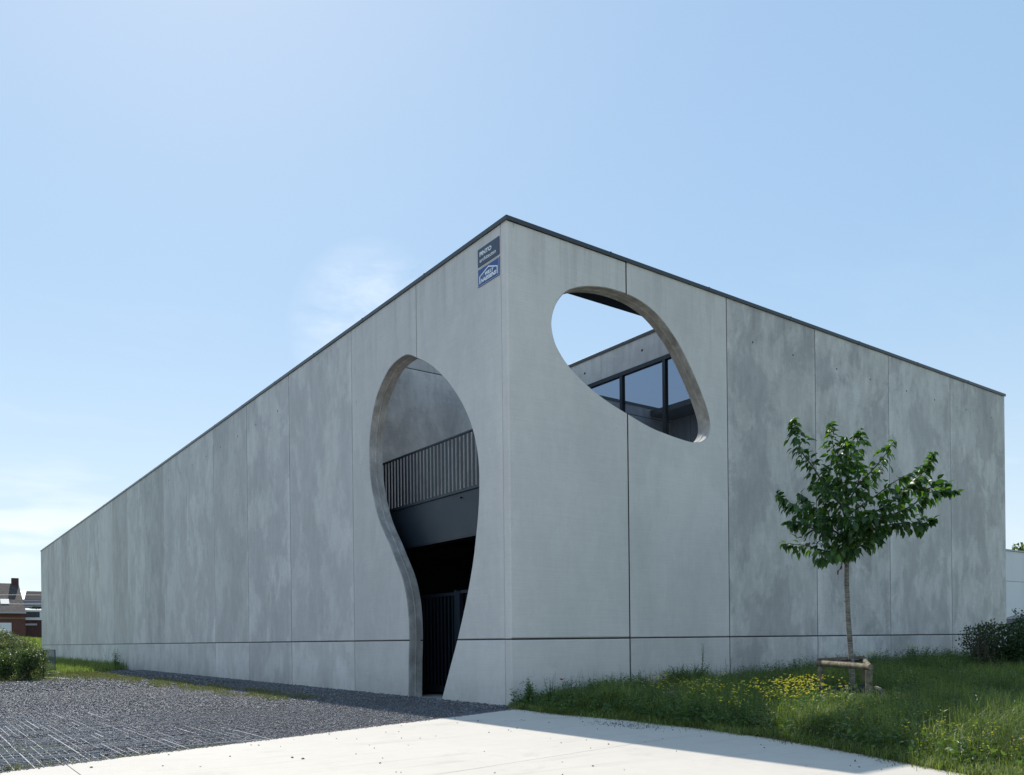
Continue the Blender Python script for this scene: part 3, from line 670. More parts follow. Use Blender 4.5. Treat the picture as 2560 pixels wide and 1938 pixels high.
for (a, b, c_, d_) in ((.236, .949, 8.127, 8.131), (.236, .949, 8.448, 8.452), (.236, .241, 8.131, 8.448), (.944, .949, 8.131, 8.448)): sbox('border', s2, -.0165, -.0142, a, b, c_, d_, m_lett)
gp = [(.900, 8.165), (.900, 8.315), (.590, 8.420), (.285, 8.315), (.285, 8.165)]; m = MB()
def inner(p): return [(.872, 8.165), (.872, 8.302), (.590, 8.393), (.313, 8.302), (.313, 8.165)][p]
V = []
for i, p in enumerate(gp):
    q = inner(i)
    for xx in (-.0145, -.0165): V += [(xx, p[0]-.59, p[1]-8.29), (xx, q[0]-.59, q[1]-8.29)]
Fc = []
for i in range(4):
    a = i*4; b = a+4; Fc += [(a+2, a+3, b+3, b+2), (a, a+2, b+2, b), (a+1, b+1, b+3, a+3)]
m.add(V, Fc).build('house_outline', m_lett, s2)
put_text('WILLY', 'lettering', m_lett, s2, .705, 8.268, .30, .068, -.0145, .28, .05)
put_text('NAESSENS', 'lettering', m_lett, s2, .855, 8.172, .53, .078, -.0145, .28, .05)
rg = MB(); 
for k in range(20):
    a0, a1 = k/20*2*math.pi, (k+1)/20*2*math.pi
    rg.quad((-.016, .185+.033*math.cos(a0), .005+.033*math.sin(a0)), (-.016, .185+.033*math.cos(a1), .005+.033*math.sin(a1)), (-.016, .185+.025*math.cos(a1), .005+.025*math.sin(a1)), (-.016, .185+.025*math.cos(a0), .005+.025*math.sin(a0)))
for k in range(3): rg.box(-.0165, -.0145, .165, .205, -.012+k*.012, -.007+k*.012)
rg.build('round_emblem', m_lettg, s2)

# ------------------------------------------------------------ cherry tree
TB = Vector((3.64, -4.58, 0)); TR = Vector((R0.x, R0.y, 0)); TF = Vector((F.x, F.y, 0)); th0 = float(lawn_h(np.array(3.64), np.array(-4.58)))
tree = empty('cherry_tree', (TB.x, TB.y, 0), label='young leafy cherry tree with upswept branches in front of the short facade', cat='tree')
def tp(px, py, w=0.0):   # sketch coordinates of the crown -> metres relative to the tree's base
    return TR*((px-870)*.001837)+TF*w+Vector((0, 0, 2.12+(1675-py)*.001837))
trunk = [Vector((.03, -.02, th0-.1))+TR*.03, tp(895, 2400), tp(868, 1980), tp(858, 1675), tp(862, 1400), tp(858, 1150), tp(866, 900, .03), tp(880, 650, .05), tp(915, 430, .02), tp(940, 290)]
tr = MB().tube(trunk, [.052, .045, .041, .038, .034, .029, .022, .015, .009, .004], 14).build('trunk', m_bark, tree, True)
for py_, sd_ in ((1750, 1), (1830, -1), (2010, -1), (2090, 1), (2300, -1), (2460, 1)):
    p = tp(862+(2050-py_)*-.02, py_)+TR*.036*sd_; MB().tube([p, p+TR*.012*sd_+Vector((0, 0, .004))], [.012, .008], 7).build('branch_knot', m_bark, tr)
BR = [ # (start, mids..., tip) in sketch coordinates, depth
 [(860,1260,0),(700,1190,-.15),(480,1080,-.28),(300,970,-.35),(160,880,-.38)],
 [(858,1300,0),(680,1270,-.25),(470,1200,-.45),(330,1150,-.5),(225,1150,-.55)],
 [(858,1360,0),(720,1360,.2),(540,1300,.3),(340,1280,.35)],
 [(862,1420,0),(760,1380,-.3),(640,1420,-.4),(500,1500,-.45)],
 [(866,1000,0),(720,820,.1),(600,600,.15),(500,450,.18),(440,260,.2),(430,130,.2)],
 [(866,900,0),(760,700,-.2),(690,480,-.3),(650,250,-.3)],
 [(880,700,0),(800,520,-.3),(770,380,-.35)],
 [(880,650,.05),(980,450,.2),(1060,240,.25)],
 [(870,880,0),(1000,720,-.2),(1130,560,-.3),(1230,410,-.3)],
 [(868,980,0),(1000,860,.3),(1180,730,.4),(1310,490,.4)],
 [(866,1050,0),(1060,900,-.3),(1200,790,-.4),(1330,720,-.45)],
 [(860,1180,0),(1060,1060,.1),(1300,930,.2),(1480,780,.2),(1620,640,.2),(1730,450,.2)],
 [(1480,780,.2),(1600,810,.1),(1720,780,.05),(1810,770,0)],
 [(862,1200,0),(1080,1120,-.35),(1300,1020,-.55),(1470,900,-.6),(1700,900,-.6)],
 [(862,1260,0),(1080,1180,-.1),(1300,1140,-.15),(1480,1150,-.2),(1620,1100,-.2)],
 [(864,1330,0),(1000,1250,.3),(1180,1180,.45),(1330,1200,.5)],
 [(866,1380,0),(960,1330,-.3),(1080,1300,-.4)],
 [(862,1150,0),(740,1000,-.35),(600,860,-.5),(440,830,-.55)],
 [(862,1100,0),(720,1050,.3),(640,930,.4),(520,800,.45)],
 [(866,820,0),(800,680,.3),(740,560,.35)],
 [(866,940,0),(880,800,-.4),(840,620,-.5)],
 [(864,1230,0),(900,1150,-.5),(960,1060,-.7)], [(864,1260,0),(800,1200,-.5),(720,1120,-.7)],
 [(700,1190,-.15),(690,1080,-.1),(640,940,-.1)]]
LP = []; LD = []; LS = []
for bi, br in enumerate(BR):
    pts = [tp(*q) for q in br]; r0 = .016 if len(br) > 4 else .011
    # curved resample
    fine = []
    for i in range(len(pts)-1):
        p0 = pts[max(i-1, 0)]; p1 = pts[i]; p2 = pts[i+1]; p3 = pts[min(i+2, len(pts)-1)]
        for s in range(5):
            u = s/5; fine.append(.5*((2*p1)+(-p0+p2)*u+(2*p0-5*p1+4*p2-p3)*u*u+(-p0+3*p1-3*p2+p3)*u**3))
    fine.append(pts[-1]); n = len(fine)
    MB().tube(fine, [r0*(1-i/(n-1))**.8+.0028 for i in range(n)], 6).build('branch', m_twig, tree, True)
    tot = sum((fine[i+1]-fine[i]).length for i in range(n-1)); nl = int(tot/.0122*(.5 if bi in (8, 9, 10) else (1.15 if bi in (0, 11, 14) else 1)))
    for k in range(nl):
        u = .10+.90*(k+random.random())/nl; f_ = u*(n-1); i = min(int(f_), n-2); p = fine[i].lerp(fine[i+1], f_-i); d = (fine[i+1]-fine[i]).normalized()
        inner_ = u < .80
        rr = random.uniform(.0, .14 if inner_ else .02)
        sd_ = Vector((random.gauss(0, 1), random.gauss(0, 1), random.gauss(0, .8))); sd_ = (sd_-d*sd_.dot(d)).normalized()
        q = p+sd_*rr
        dr = (sd_*.8+d*.45+Vector((0, 0, -random.uniform(.35, 1.15)))).normalized()
        LP.append(q); LD.append(dr); LS.append(random.uniform(.105, .18)*(1-.35*max(0, u-.85)/.15))
        if rr > .05 and random.random() < .5:
            pass
# cherry leaf: oval with drip tip, folded and arched
def leaf_verts(variant=0):
    xs = [0, .10, .30, .55, .78, 1.0]; ws = [.0, .13, .25, .245, .13, 0.0]; droop = [.0, .01, -.01, -.06, -.14, -.27]
    V = []; 
    for x, w, z in zip(xs, ws, droop):
        V += [(x, -w, z+w*.35), (x, 0, z), (x, w, z+w*.35)]
    Fc = []
    for i in range(5):
        a, b = i*3, i*3+3
        if i == 0: Fc += [(1, 3, 4), (1, 4, 5)]
        elif i == 4: Fc += [(a, b+1, a+1), (a+1, b+1, a+2)]
        else: Fc += [(a, b, b+1, a+1), (a+1, b+1, b+2, a+2)]
    return V, Fc
LV, LF = leaf_verts(); leaf_me = bpy.data.meshes.new('leaf'); leaf_me.from_pydata(LV, [], LF); leaf_me.validate(); leaf_me.materials.append(m_tleaf1)
leaf_me.polygons.foreach_set('use_smooth', [True]*len(leaf_me.polygons))
order = sorted(range(len(LP)), key=lambda i: LP[i].dot(TF))
def leaf_matrix(i):
    d = LD[i]; side = d.cross(Vector((0, 0, 1)))
    if side.length < .1: side = Vector((1, 0, 0))
    side.normalize(); up = side.cross(d).normalized(); roll_ = random.gauss(0, .5); side2 = side*math.cos(roll_)+up*math.sin(roll_); up2 = d.cross(side2)*-1
    up2 = side2.cross(d)
    m = Matrix((d, side2*-1, up2)).transposed()*LS[i]
    m = m.to_4x4(); m.translation = LP[i]; return m
for i in order[:300]:
    o = link('leaf', leaf_me, None, tree); o.matrix_local = leaf_matrix(i)
VV = []; FF = []; LT = []; TT = []
LVn = np.array(LV)
for i in order[300:]:
    m = np.array(leaf_matrix(i)); v = LVn@m[:3, :3].T+m[:3, 3]; o_ = len(VV)*len(LV)
    VV.append(v); tv = random.betavariate(2, 2); TT += [tv]*len(LV)
    for f_ in LF: FF += [q+o_ for q in f_]; LT.append(len(f_))
me = mesh_np('foliage', np.concatenate(VV), FF, LT, TT); link('foliage', me, m_tleaf, tree, True, kind='stuff')
# withered red leaves below the crown
wl = tp(862, 1410); VV = []
tw = MB().tube([tp(862,1400), tp(835,1440), tp(800,1530), tp(770,1580)], [.004, .003, .002, .001], 5).build('withered_twig', m_brown, tree, label='withered red twig hanging below the crown')
pts = np.array([tp(835+random.uniform(-8,8)-k*6, 1430+k*14) for k in range(10)]); ds = np.array([(random.uniform(-.4,.4), random.uniform(-.4,.4), -1) for _ in range(10)])
mr = simple('withered_red_leaf', (.10, .015, .012), .6)
link('withered_leaf', leaves_mesh('wl', pts, ds, np.full(10, .07), .4), mr, tw)

# tree guard
P_L = Vector((3.35, -4.24, .80)); P_F = Vector((2.51, -5.61, .79)); P_B = Vector((4.96, -4.06, .81))
P_B = Vector((4.55, -4.45, .82)) if False else P_B
gd = empty('tree_guard', (3.5, -4.7, 0), label='weathered round-pole wooden guard frame around the young tree', cat='tree guard')
gl = gd.location
def grel(p): return Vector(p)-gl
def pole(name, a, b, r, mat, n=14, sq=None):
    return MB().tube([grel(a), grel(a).lerp(grel(b), .5)+Vector((.004, .003, .002)), grel(b)], [r, r*.98, r*.95], n).build(name, mat, gd, False)
dLF = (P_F-P_L).normalized()
pole('rail', P_L-dLF*.10, P_F+dLF*.06, .049, m_pole, 18)
for q, r in ((P_L, .050), (P_F, .053), (P_B, .050)): pole('post', Vector((q.x+.01, q.y+.01, -.1)), Vector((q.x, q.y, .74)), r, m_pole if q != P_B else m_plank, 16)
def plank(name, a, b, w, th_):
    a = grel(a); b = grel(b); d = (b-a).normalized(); s_ = d.cross(Vector((0, 0, 1))).normalized()*th_/2; u = Vector((0, 0, w/2))
    V = [a-s_-u, a+s_-u, a+s_+u, a-s_+u, b-s_-u, b+s_-u, b+s_+u, b-s_+u]
    return MB().add(V, [(0,1,2,3),(7,6,5,4),(0,4,5,1),(1,5,6,2),(2,6,7,3),(3,7,4,0)]).build(name, m_plank, gd)
dLB = (P_B-P_L).normalized()
plank('back_rail', P_L+dLB*.02+Vector((0, .05, .03)), P_B+dLB*.08+Vector((0, .05, .03)), .10, .045)
dFB = (P_B-P_F).normalized(); pole('rail', P_F-dFB*.05+Vector((.03, 0, -.01)), P_B+dFB*.05+Vector((0, 0, .01)), .042, m_pole, 14)
# rubber tie straps
MB().tube([grel(P_L+Vector((0, 0, -.22))), grel(P_L+Vector((.10, -.04, -.48))), grel(P_L+Vector((.2, -.10, -.62)))], .008, 6).build('tie_strap', m_collar, gd)
MB().tube([grel(P_L+Vector((0.01, -.06, -.20))), grel(P_L+Vector((.0, -.07, -.4))), grel(P_L+Vector((.05, -.06, -.55)))], .007, 6).build('tie_strap', m_collar, gd)
tk = tp(862, 2365)+TB-gl
MB().tube([grel(P_B+Vector((-.05, .05, .0))), (grel(P_B)+tk)/2+Vector((0, 0, .005)), tk+Vector((.05, .03, 0)), tk+Vector((.0, -.05, 0)), tk+Vector((-.05, .0, 0)), (grel(P_L)+tk)/2, grel(P_L+Vector((.06, 0, 0)))], .012, 6).build('tie_strap', m_collar, gd)
# black plastic collar on the ground
cm = MB(); V = []; n = 26
for k in range(n):
    a = 2*math.pi*k/n; r = .50+.04*math.sin(3*a)+.02*math.sin(7*a); zt_ = th0+.24+.02*math.sin(2*a+1)+.015*math.sin(9*a)
    V += [(r*math.cos(a), r*math.sin(a), 0), (r*.97*math.cos(a), r*.97*math.sin(a), zt_), (r*.95*math.cos(a), r*.95*math.sin(a), zt_-.005), (r*.93*math.cos(a), r*.93*math.sin(a), 0)]
Fc = []
for k in range(n):
    a, b = k*4, ((k+1) % n)*4
    for q in range(3): Fc.append((a+q, b+q, b+q+1, a+q+1))
o = cm.add(V, Fc).build('root_collar', m_collar, None, True, label='black plastic watering collar standing in the grass at the tree\'s foot', cat='plastic collar'); o.location = (3.62, -4.65, 0)

# ------------------------------------------------------------ lawn vegetation
def lawn_pts(n, x0, x1, y0, y1, pad=1.0):
    x, y = scatter(n, x0, x1, y0, y1); k = (x > edge_x(y)+.0) & in_wedge(x, y, pad); return x[k], y[k]
def lawn_grass(name, n, box_, hr, wr, mat, lean, **k):
    nt = int(n*.75/16); tx, ty = scatter(nt, *box_); cx = np.concatenate([np.repeat(tx, 16)+rng.normal(0, .035, nt*16), rng.uniform(box_[0], box_[1], int(n*.25))]); cy = np.concatenate([np.repeat(ty, 16)+rng.normal(0, .035, nt*16), rng.uniform(box_[2], box_[3], int(n*.25))])
    ki = (cx > edge_x(cy)) & (cy < -.01) & in_wedge(cx, cy, 3.0); x, y = cx[ki], cy[ki]; z = lawn_h(x, y)
    tall = sn(x*.8, y*.8, 1)*.7+sn(x*2.3, y*2.1, 4)*.5
    edge = np.clip((x-edge_x(y))/.6, .30, 1)
    dc = np.hypot(x-3.62, y+4.65); x, y, z, tall, edge = (q[dc > .52] for q in (x, y, z, tall, edge)); dc = dc[dc > .52]
    edge = edge*np.clip((dc-.3)/1.0, .35, 1); rx_, ry_ = x-3.62, y+4.65; al_ = -(rx_*F.x+ry_*F.y); la_ = np.abs(rx_*R0.x+ry_*R0.y); edge = np.where((al_ > 0) & (al_ < 1.8) & (la_ < .62), edge*.5, edge)
    h = rng.uniform(*hr, len(x))*(.5+tall)*edge; w = rng.uniform(*wr, len(x))
    tint = np.clip(rng.beta(2.0, 2.4, len(x))*.75+(sn(x*1.7, y*1.5, 9)-.4)*.6+(sn(x*6, y*6, 3)-.5)*.25, 0, 1)
    return blades(name, x, y, z, h, w, mat, lean, tint, **k)
lawn_grass('lawn_grass', 190000, (-2.6, 7, -11, -.02), (.12, .42), (.005, .010), m_grass, .75, label='lush uncut grass on the strip beside the pavement', cat='grass', kind='stuff')
lawn_grass('far_lawn_grass', 120000, (5, 24, -6.5, -.02), (.14, .46), (.008, .016), m_grass, .6, label='tall uncut grass along the short facade beyond the tree', cat='grass', kind='stuff')
# scruffy edge tufts on the pavement rim
y = rng.uniform(-11, -.4, 3500); x = edge_x(y)-rng.exponential(.06, 3500)*sn(y*3, y*2, 1)*1.6+.03
blades('edge_litter', x, y, np.full(len(x), .0), rng.uniform(.01, .05, len(x)), rng.uniform(.005, .012, len(x)), m_grass_dry, 1.6, label='dry brown stalks and litter along the pavement rim of the grass', cat='dead grass', kind='stuff')
y = rng.uniform(-11, -.4, 6000); x = edge_x(y)-rng.exponential(.07, 6000)*(sn(y*2.3, y*1.1, 4)**2)*2+.05
blades('edge_grass', x, y, np.full(len(x), .0), rng.uniform(.04, .15, len(x)), rng.uniform(.004, .008, len(x)), m_grass, .8, label='ragged grass fringe hanging over the pavement edge', cat='grass', kind='stuff')
# clover and broad-leaved ground cover
x, y = lawn_pts(34000, -2.2, 9, -10, -.1); k = sn(x*1.4, y*1.4, 12) > .46; x, y = x[k], y[k]; z = lawn_h(x, y)+rng.uniform(.03, .22, len(x))
ds = np.stack([rng.normal(0, 1, len(x)), rng.normal(0, 1, len(x)), rng.uniform(-.1, .9, len(x))], -1)
link('ground_cover', leaves_mesh('gc', np.stack([x, y, z], -1), ds, rng.uniform(.025, .07, len(x)), .6), m_leafy, label='low broad-leaved ground cover between the grass blades', cat='ground cover', kind='stuff')

def forbs(name, n, x0, x1, y0, y1, hr, leaf, label, thr=.3, seed=0, wid=.3, mat=None, per=22):
    x, y = lawn_pts(n, x0, x1, y0, y1); k = sn(x*1.2, y*1.5, seed) > thr; x, y = x[k], y[k]
    al_ = -((x-3.62)*F.x+(y+4.65)*F.y); la_ = np.abs((x-3.62)*R0.x+(y+4.65)*R0.y); k = ~((al_ > -.7) & (al_ < 1.6) & (la_ < .65)); x, y = x[k], y[k]; m_ = len(x)
    h = rng.uniform(*hr, m_); z0 = lawn_h(x, y); lx, ly = rng.normal(0, .12, m_), rng.normal(0, .12, m_)
    u = rng.uniform(.15, 1, (m_, per)); P_ = np.stack([x[:, None]+lx[:, None]*h[:, None]*u, y[:, None]+ly[:, None]*h[:, None]*u, z0[:, None]+h[:, None]*u], -1).reshape(-1, 3)
    a = rng.uniform(0, 6.28, m_*per); D_ = np.stack([np.cos(a), np.sin(a), rng.uniform(-.1, .9, m_*per)], -1)
    P_ = P_+D_*rng.uniform(0, .03, (m_*per, 1))
    link(name, leaves_mesh(name, P_, D_, leaf*(1.25-.85*u.ravel())*rng.uniform(.7, 1.3, m_*per), wid, np.clip(np.repeat(rng.uniform(0, 1, m_), per)*.6+rng.uniform(0, .4, m_*per), 0, 1)), mat or m_leafy, label=label, cat='wild plants', kind='stuff')
    blades(name+'_stems', x, y, z0, h, np.full(m_, .006), m_leafy, .05, label='stems of the '+label, cat='stems', kind='stuff')
forbs('wild_forbs', 1200, -.2, 7, -6, -.05, (.20, .52), .08, 'dark leafy wild plants in the shaded grass near the corner', .25, 3)
forbs('low_forbs', 1500, -2, 6, -10, -.3, (.08, .22), .075, 'low leafy wild plants along the pavement side', .35, 7, .5)
forbs('rear_forbs', 1100, 6, 16, -3.5, -.1, (.30, .62), .09, 'tall wild plants against the facade beyond the tree', .3, 5)
forbs('sunny_forbs', 900, -1.2, 7, -9.8, -5.0, (.20, .46), .075, 'lime green wild plants in the sunny front grass', .3, 11, .28, m_bushleaf)
# seed-headed grass stalks
x, y = lawn_pts(2400, .3, 16, -2.6, -.1); k = sn(x*1.9, y, 2) > .45; x, y = x[k], y[k]; h = rng.uniform(.35, .75, len(x))
blades('grass_stalks', x, y, lawn_h(x, y), h, np.full(len(x), .006), m_grass_dry, .18, tint=np.clip(rng.beta(2, 2, len(x))*.5+.4, 0, 1), label='thin flowering grass stalks rising against the facade', cat='grass', kind='stuff')
# flowers: stems with small four-petal heads
def flowers(name, clusters, mat, label, hr=(.28, .56), petal=.014, cat='wildflowers'):
    fx = []; fy = []; fh = []
    for (cx, cy, r, n) in clusters:
        n = int(n*.55)
        fx.append(rng.normal(cx, r*.62, n)); fy.append(rng.normal(cy, r*.62, n)); fh.append(rng.uniform(*hr, n))
    fx, fy, fh = map(np.concatenate, (fx, fy, fh)); al_ = -((fx-3.62)*F.x+(fy+4.65)*F.y); la_ = np.abs((fx-3.62)*R0.x+(fy+4.65)*R0.y); k = (fx > edge_x(fy)+.05) & ~((al_ > -.6) & (al_ < 1.0) & (la_ < .6)); fx, fy, fh = fx[k], fy[k], fh[k]
    z0 = lawn_h(fx, np.minimum(fy, -.02)); P_ = []; D_ = []
    n = len(fx)
    for q in range(3):
        for a in range(4):
            th = rng.uniform(0, .3, n)+a*np.pi/2; jit = rng.normal(0, .022, (n, 3)) if a == 0 else jit
            P_.append(np.stack([fx, fy, z0+fh], -1)+jit); D_.append(np.stack([np.cos(th), np.sin(th), np.full(n, .55)], -1))
    P_ = np.concatenate(P_); D_ = np.concatenate(D_)
    o = link(name, leaves_mesh(name, P_, D_, rng.uniform(petal*.8, petal*1.5, len(P_)), .9, fold=.1), mat, label=label, cat=cat, kind='stuff')
    blades(name.replace('flowers', 'flower')+'_stems', fx, fy, z0, fh, np.full(n, .005), m_leafy, .05, label='thin green stems carrying '+label.split(' ', 1)[0]+' '+cat, cat='stems', kind='stuff')
flowers('yellow_wildflowers', [(1.25, -5.15, .5, 110), (1.6, -4.95, .4, 80), (2.2, -4.7, .3, 50), (1.0, -5.6, .5, 60), (.9, -5.2, .4, 60),
    (2.0, -1.9, .4, 22), (2.6, -1.2, .4, 14), (1.0, -2.9, .25, 32), (.9, -3.6, .2, 18), (1.4, -3.4, .4, 22), (.7, -4.2, .3, 26), (.35, -4.7, .3, 22), (-.0, -5.2, .25, 20), (0.2, -5.6, .5, 22)],
    m_yellow, 'yellow mustard flowers in loose drifts between path and tree')
flowers('pale_yellow_wildflowers', [(1.9, -5.9, .6, 46), (1.0, -6.5, .6, 60), (.3, -7.1, .7, 50), (.2, -7.6, .6, 50), (-.5, -8.2, .6, 40), (-.8, -8.8, .5, 40), (-.6, -9.2, .5, 50), (3.4, -6.3, .9, 24), (6.5, -2.4, 1.5, 40)],
    m_yellow, 'pale yellow flower heads scattered through the sunny grass', (.12, .30), .009)
flowers('white_wildflowers', [(4.6, -1.1, .8, 18), (6.5, -3.5, 2.2, 60), (1.7, -3.0, .7, 14), (8, -3.0, 2, 30)], m_white, 'tiny white flower heads among the tall grass', (.25, .42), .007)

# individual weeds
def weed(name, x, y, h, label, cat='weed', stems=3, leaf=.07, spread=.10, mat=m_leafy, dens=60, tip=None, bushy=.0, wid=.3):
    z0 = float(lawn_h(np.array(x), np.array(min(y, -.02)))) if x > edge_x(y) else 0
    r = empty(name, (x, y, z0), label=label, cat=cat); P_ = []; D_ = []; sm = MB()
    for s in range(stems):
        th = random.uniform(0, 6.28); sp = random.uniform(0, spread); tipp = Vector((math.cos(th)*sp*1.6, math.sin(th)*sp*1.6, h*random.uniform(.7, 1) if s else h)); b = Vector((math.cos(th)*sp*.3, math.sin(th)*sp*.3, -.03))
        midp = b.lerp(tipp, .5)+Vector((random.gauss(0, .015), random.gauss(0, .015), 0)); sm.tube([b, midp, tipp], [.005, .004, .0015], 5)
        nl = int(dens*tipp.z)
        for k in range(nl):
            u = k/nl; p = b.lerp(midp, u*2) if u < .5 else midp.lerp(tipp, u*2-1); a = k*2.4+random.random()
            P_.append(p); D_.append((math.cos(a), math.sin(a), random.uniform(.1, .9)))
            if bushy and random.random() < bushy:
                P_.append(p+Vector((math.cos(a), math.sin(a), .5))*random.uniform(.02, .09)); D_.append((math.cos(a+1), math.sin(a+1), .6))
    sm.build('stem', m_leafy, r)
    n = len(P_); P_ = np.array(P_); zz_ = P_[:, 2]/h
    link('leaves', leaves_mesh('lv', P_, np.array(D_, float), leaf*(1.15-.8*zz_)*rng.uniform(.7, 1.2, n), wid), mat, r)
    if tip is not None:
        n = 5*stems; sp_ = spread*(.5 if stems > 10 else .15); c_ = np.array([[random.gauss(0, sp_), random.gauss(0, sp_), h*.97-abs(random.gauss(0, .05))] for _ in range(n)])
        link('flower_head', leaves_mesh('fh', c_, rng.normal(0, 1, (n, 3)), np.full(n, .016), .9), tip, r, kind='stuff')
    return r
weed('mugwort_plant', .08, -.42, .52, 'single feathery green weed beside the building corner', stems=4, leaf=.10, spread=.07, dens=110, bushy=.5)
po = weed('poppy_plant', .62, -.72, .42, 'slender poppy with one red bloom near the building corner', 'poppy', 5, .05, .10, dens=30)
pm = MB()
for k in range(5):
    a = k*1.256; d = Vector((math.cos(a), math.sin(a), .35)); s_ = Vector((-math.sin(a), math.cos(a), 0))
    pm.add([Vector((0, 0, 0)), d*.03-s_*.022+Vector((0, 0, .01)), d*.042+Vector((0, 0, .028)), d*.03+s_*.022+Vector((0, 0, .01))], [(0, 1, 2, 3)])
pf = pm.build('bloom', m_red, po); pf.location = (-.03, -.02, .44)
for k in range(8):
    hh = random.uniform(.45, .62); xx = .55+random.uniform(-.25, .4); yy = -.6+random.uniform(-.2, .2)
weed('seed_stalks', .42, -.62, .62, 'bunch of upright dry-headed green stalks left of the poppy', stems=7, leaf=.035, spread=.12, dens=26)
weed('seed_stalks', .95, -.55, .50, 'pair of thin branching stalks right of the poppy', stems=3, leaf=.04, spread=.06, dens=26)
weed('bushy_weed', .42, -1.45, .30, 'feathery light-green weed clump spilling onto the pavement near the corner', stems=26, leaf=.085, spread=.34, dens=120, bushy=.9, wid=.22)
weed('bushy_weed', .75, -1.95, .28, 'feathery blue-green weed clump, second one along the pavement edge', stems=26, leaf=.085, spread=.34, dens=120, bushy=.9, wid=.22)
weed('leafy_weed', 1.35, -1.0, .42, 'dark broad-leaved weed between the poppy and the first wall joint', stems=9, leaf=.13, spread=.22, dens=60, bushy=.5, wid=.4)
weed('leafy_weed', 2.15, -.85, .40, 'dark leafy weed just left of the first wall joint', stems=9, leaf=.12, spread=.25, dens=60, bushy=.5, wid=.4)
weed('leafy_weed', 2.75, -.55, .52, 'tall leafy weed with pointed top at the first wall joint', stems=5, leaf=.12, spread=.12, dens=70, bushy=.3)
weed('bushy_weed', 3.25, -1.2, .60, 'rounded dense green bush of weeds behind the sandstone boulder', stems=34, leaf=.075, spread=.30, dens=120, bushy=.9, wid=.28, tip=m_white)
weed('tall_weed', 4.45, -.7, 1.05, 'tallest spindly weed with nodding top against the facade', stems=3, leaf=.07, spread=.05, dens=28)
weed('leafy_weed', 4.25, -.85, .62, 'dark leafy weed at the foot of the spindly tallest weed', stems=9, leaf=.09, spread=.18, dens=60, bushy=.6)
weed('umbel_plant', 5.35, -.6, .70, 'thin stalked plant with flat white flower head by the second joint', 'weed', 3, .04, .16, dens=18, tip=m_white)
weed('dock_plant', 7.35, -.95, .62, 'dark curling dock weed left of the tree guard', 'weed', 6, .12, .22, dens=46, wid=.28)
weed('dock_plant', 7.0, -.75, .58, 'second dark dock weed just beside the curling one', 'weed', 5, .11, .18, dens=46, wid=.28)
weed('thistle', 8.6, -1.6, .55, 'spiky upright weed seen just above the tree guard rail', 'weed', 4, .08, .12, dens=44)
weed('bushy_weed', 10.3, -1.1, .62, 'yellow-green weed clump left of the grassy hump by the wall', stems=30, leaf=.08, spread=.35, dens=60, bushy=.8, wid=.25, tip=m_yellow)
weed('bushy_weed', 11.8, -1.3, .70, 'highest yellow-green weed clump on the hump before the last panels', stems=34, leaf=.08, spread=.42, dens=60, bushy=.8, wid=.25, tip=m_yellow)
weed('bright_weed', 1.55, -7.25, .42, 'bright lime-green weed clump standing in the sun right of the tree', stems=22, leaf=.07, spread=.26, dens=80, bushy=.8, mat=m_bushleaf, wid=.25)
weed('bright_weed', 2.1, -7.6, .36, 'smaller lime-green weed clump close to the right frame edge', stems=18, leaf=.07, spread=.26, dens=80, bushy=.8, mat=m_bushleaf, wid=.25)
# broad-leaf rosettes (burdock)
def rosette(x, y, r, n, label):
    z0 = float(lawn_h(np.array(x), np.array(y))); e_ = empty('burdock_plant', (x, y, z0), label=label, cat='weed')
    lv = MB()
    me = bpy.data.meshes.new('broad_leaf'); me.from_pydata([(v[0], v[1]*1.5, v[2]+v[0]*.35) for v in LV], [], LF); me.validate(); me.materials.append(m_tleaf1)
    for k in range(n):
        o = link('broad_leaf', me, None, e_); o.scale = (r*random.uniform(.7, 1.1),)*3; o.rotation_euler = (random.gauss(0, .2), random.gauss(-.25, .25), k*2.399); o.location = (0, 0, .03)
rosette(.12, -6.9, .24, 11, 'broad-leaved green rosette near the pavement in the front right grass')
rosette(-.35, -7.7, .17, 9, 'small broad-leaved rosette at the pavement rim, front right')
rosette(.55, -4.6, .15, 8, 'small broad-leaved rosette in the grass nearest the gravel spill')
# boulder, pavers, spilled gravel
def rock(name, loc, s, seed, mat, **k):
    rnd = random.Random(seed); bm = bmesh.new(); bmesh.ops.create_icosphere(bm, subdivisions=3, radius=1)
    for v in bm.verts:
        n_ = .18*math.sin(v.co.x*3+seed)+.12*math.sin(v.co.y*5+v.co.z*4)+.04*rnd.uniform(-1, 1); v.co *= 1+n_; v.co = Vector((v.co.x*s[0], v.co.y*s[1], v.co.z*s[2]))
    me = bpy.data.meshes.new(name); bm.to_mesh(me); bm.free(); o = link(name, me, mat, None, True, **k); o.location = loc; return o
rock('boulder', (1.28, -2.78, .20), (.21, .17, .15), 2, m_rock, label='brown sandstone boulder half sunk in the grass', cat='boulder')
for k, (x, y, rz) in enumerate(((.02, -.58, .1), (.24, -.44, .2), (.44, -.34, .15))):
    o = MB().box(-.10, .10, -.07, .07, -.05, .055).build('paving_block', m_paver, None, False, label=('pale paving block nearest the pavement corner', 'pale paving block, middle one of three by the wall corner', 'pale paving block closest to the facade by the corner weed')[k], cat='paving block', group='loose paving blocks by the corner'); o.location = (x, y, 0); o.rotation_euler = (0, 0, rz)
    bv = o.modifiers.new('bevel', 'BEVEL'); bv.width = .008; bv.segments = 2
n = 150; x = rng.uniform(-9, -.3, n); y = rng.uniform(-9, -.6, n); k = (x < edge_x(y)-.1) & (y < gravel_y(x)-.05); x, y = x[k], y[k]
stones('scattered_pebbles', x, y, np.full(len(x), .006), rng.choice([.008, .011, .015, .02], len(x), p=[.4, .35, .17, .08]), m_stone, label='single dark stones scattered over the sunny pavement', cat='pebbles', kind='stuff')
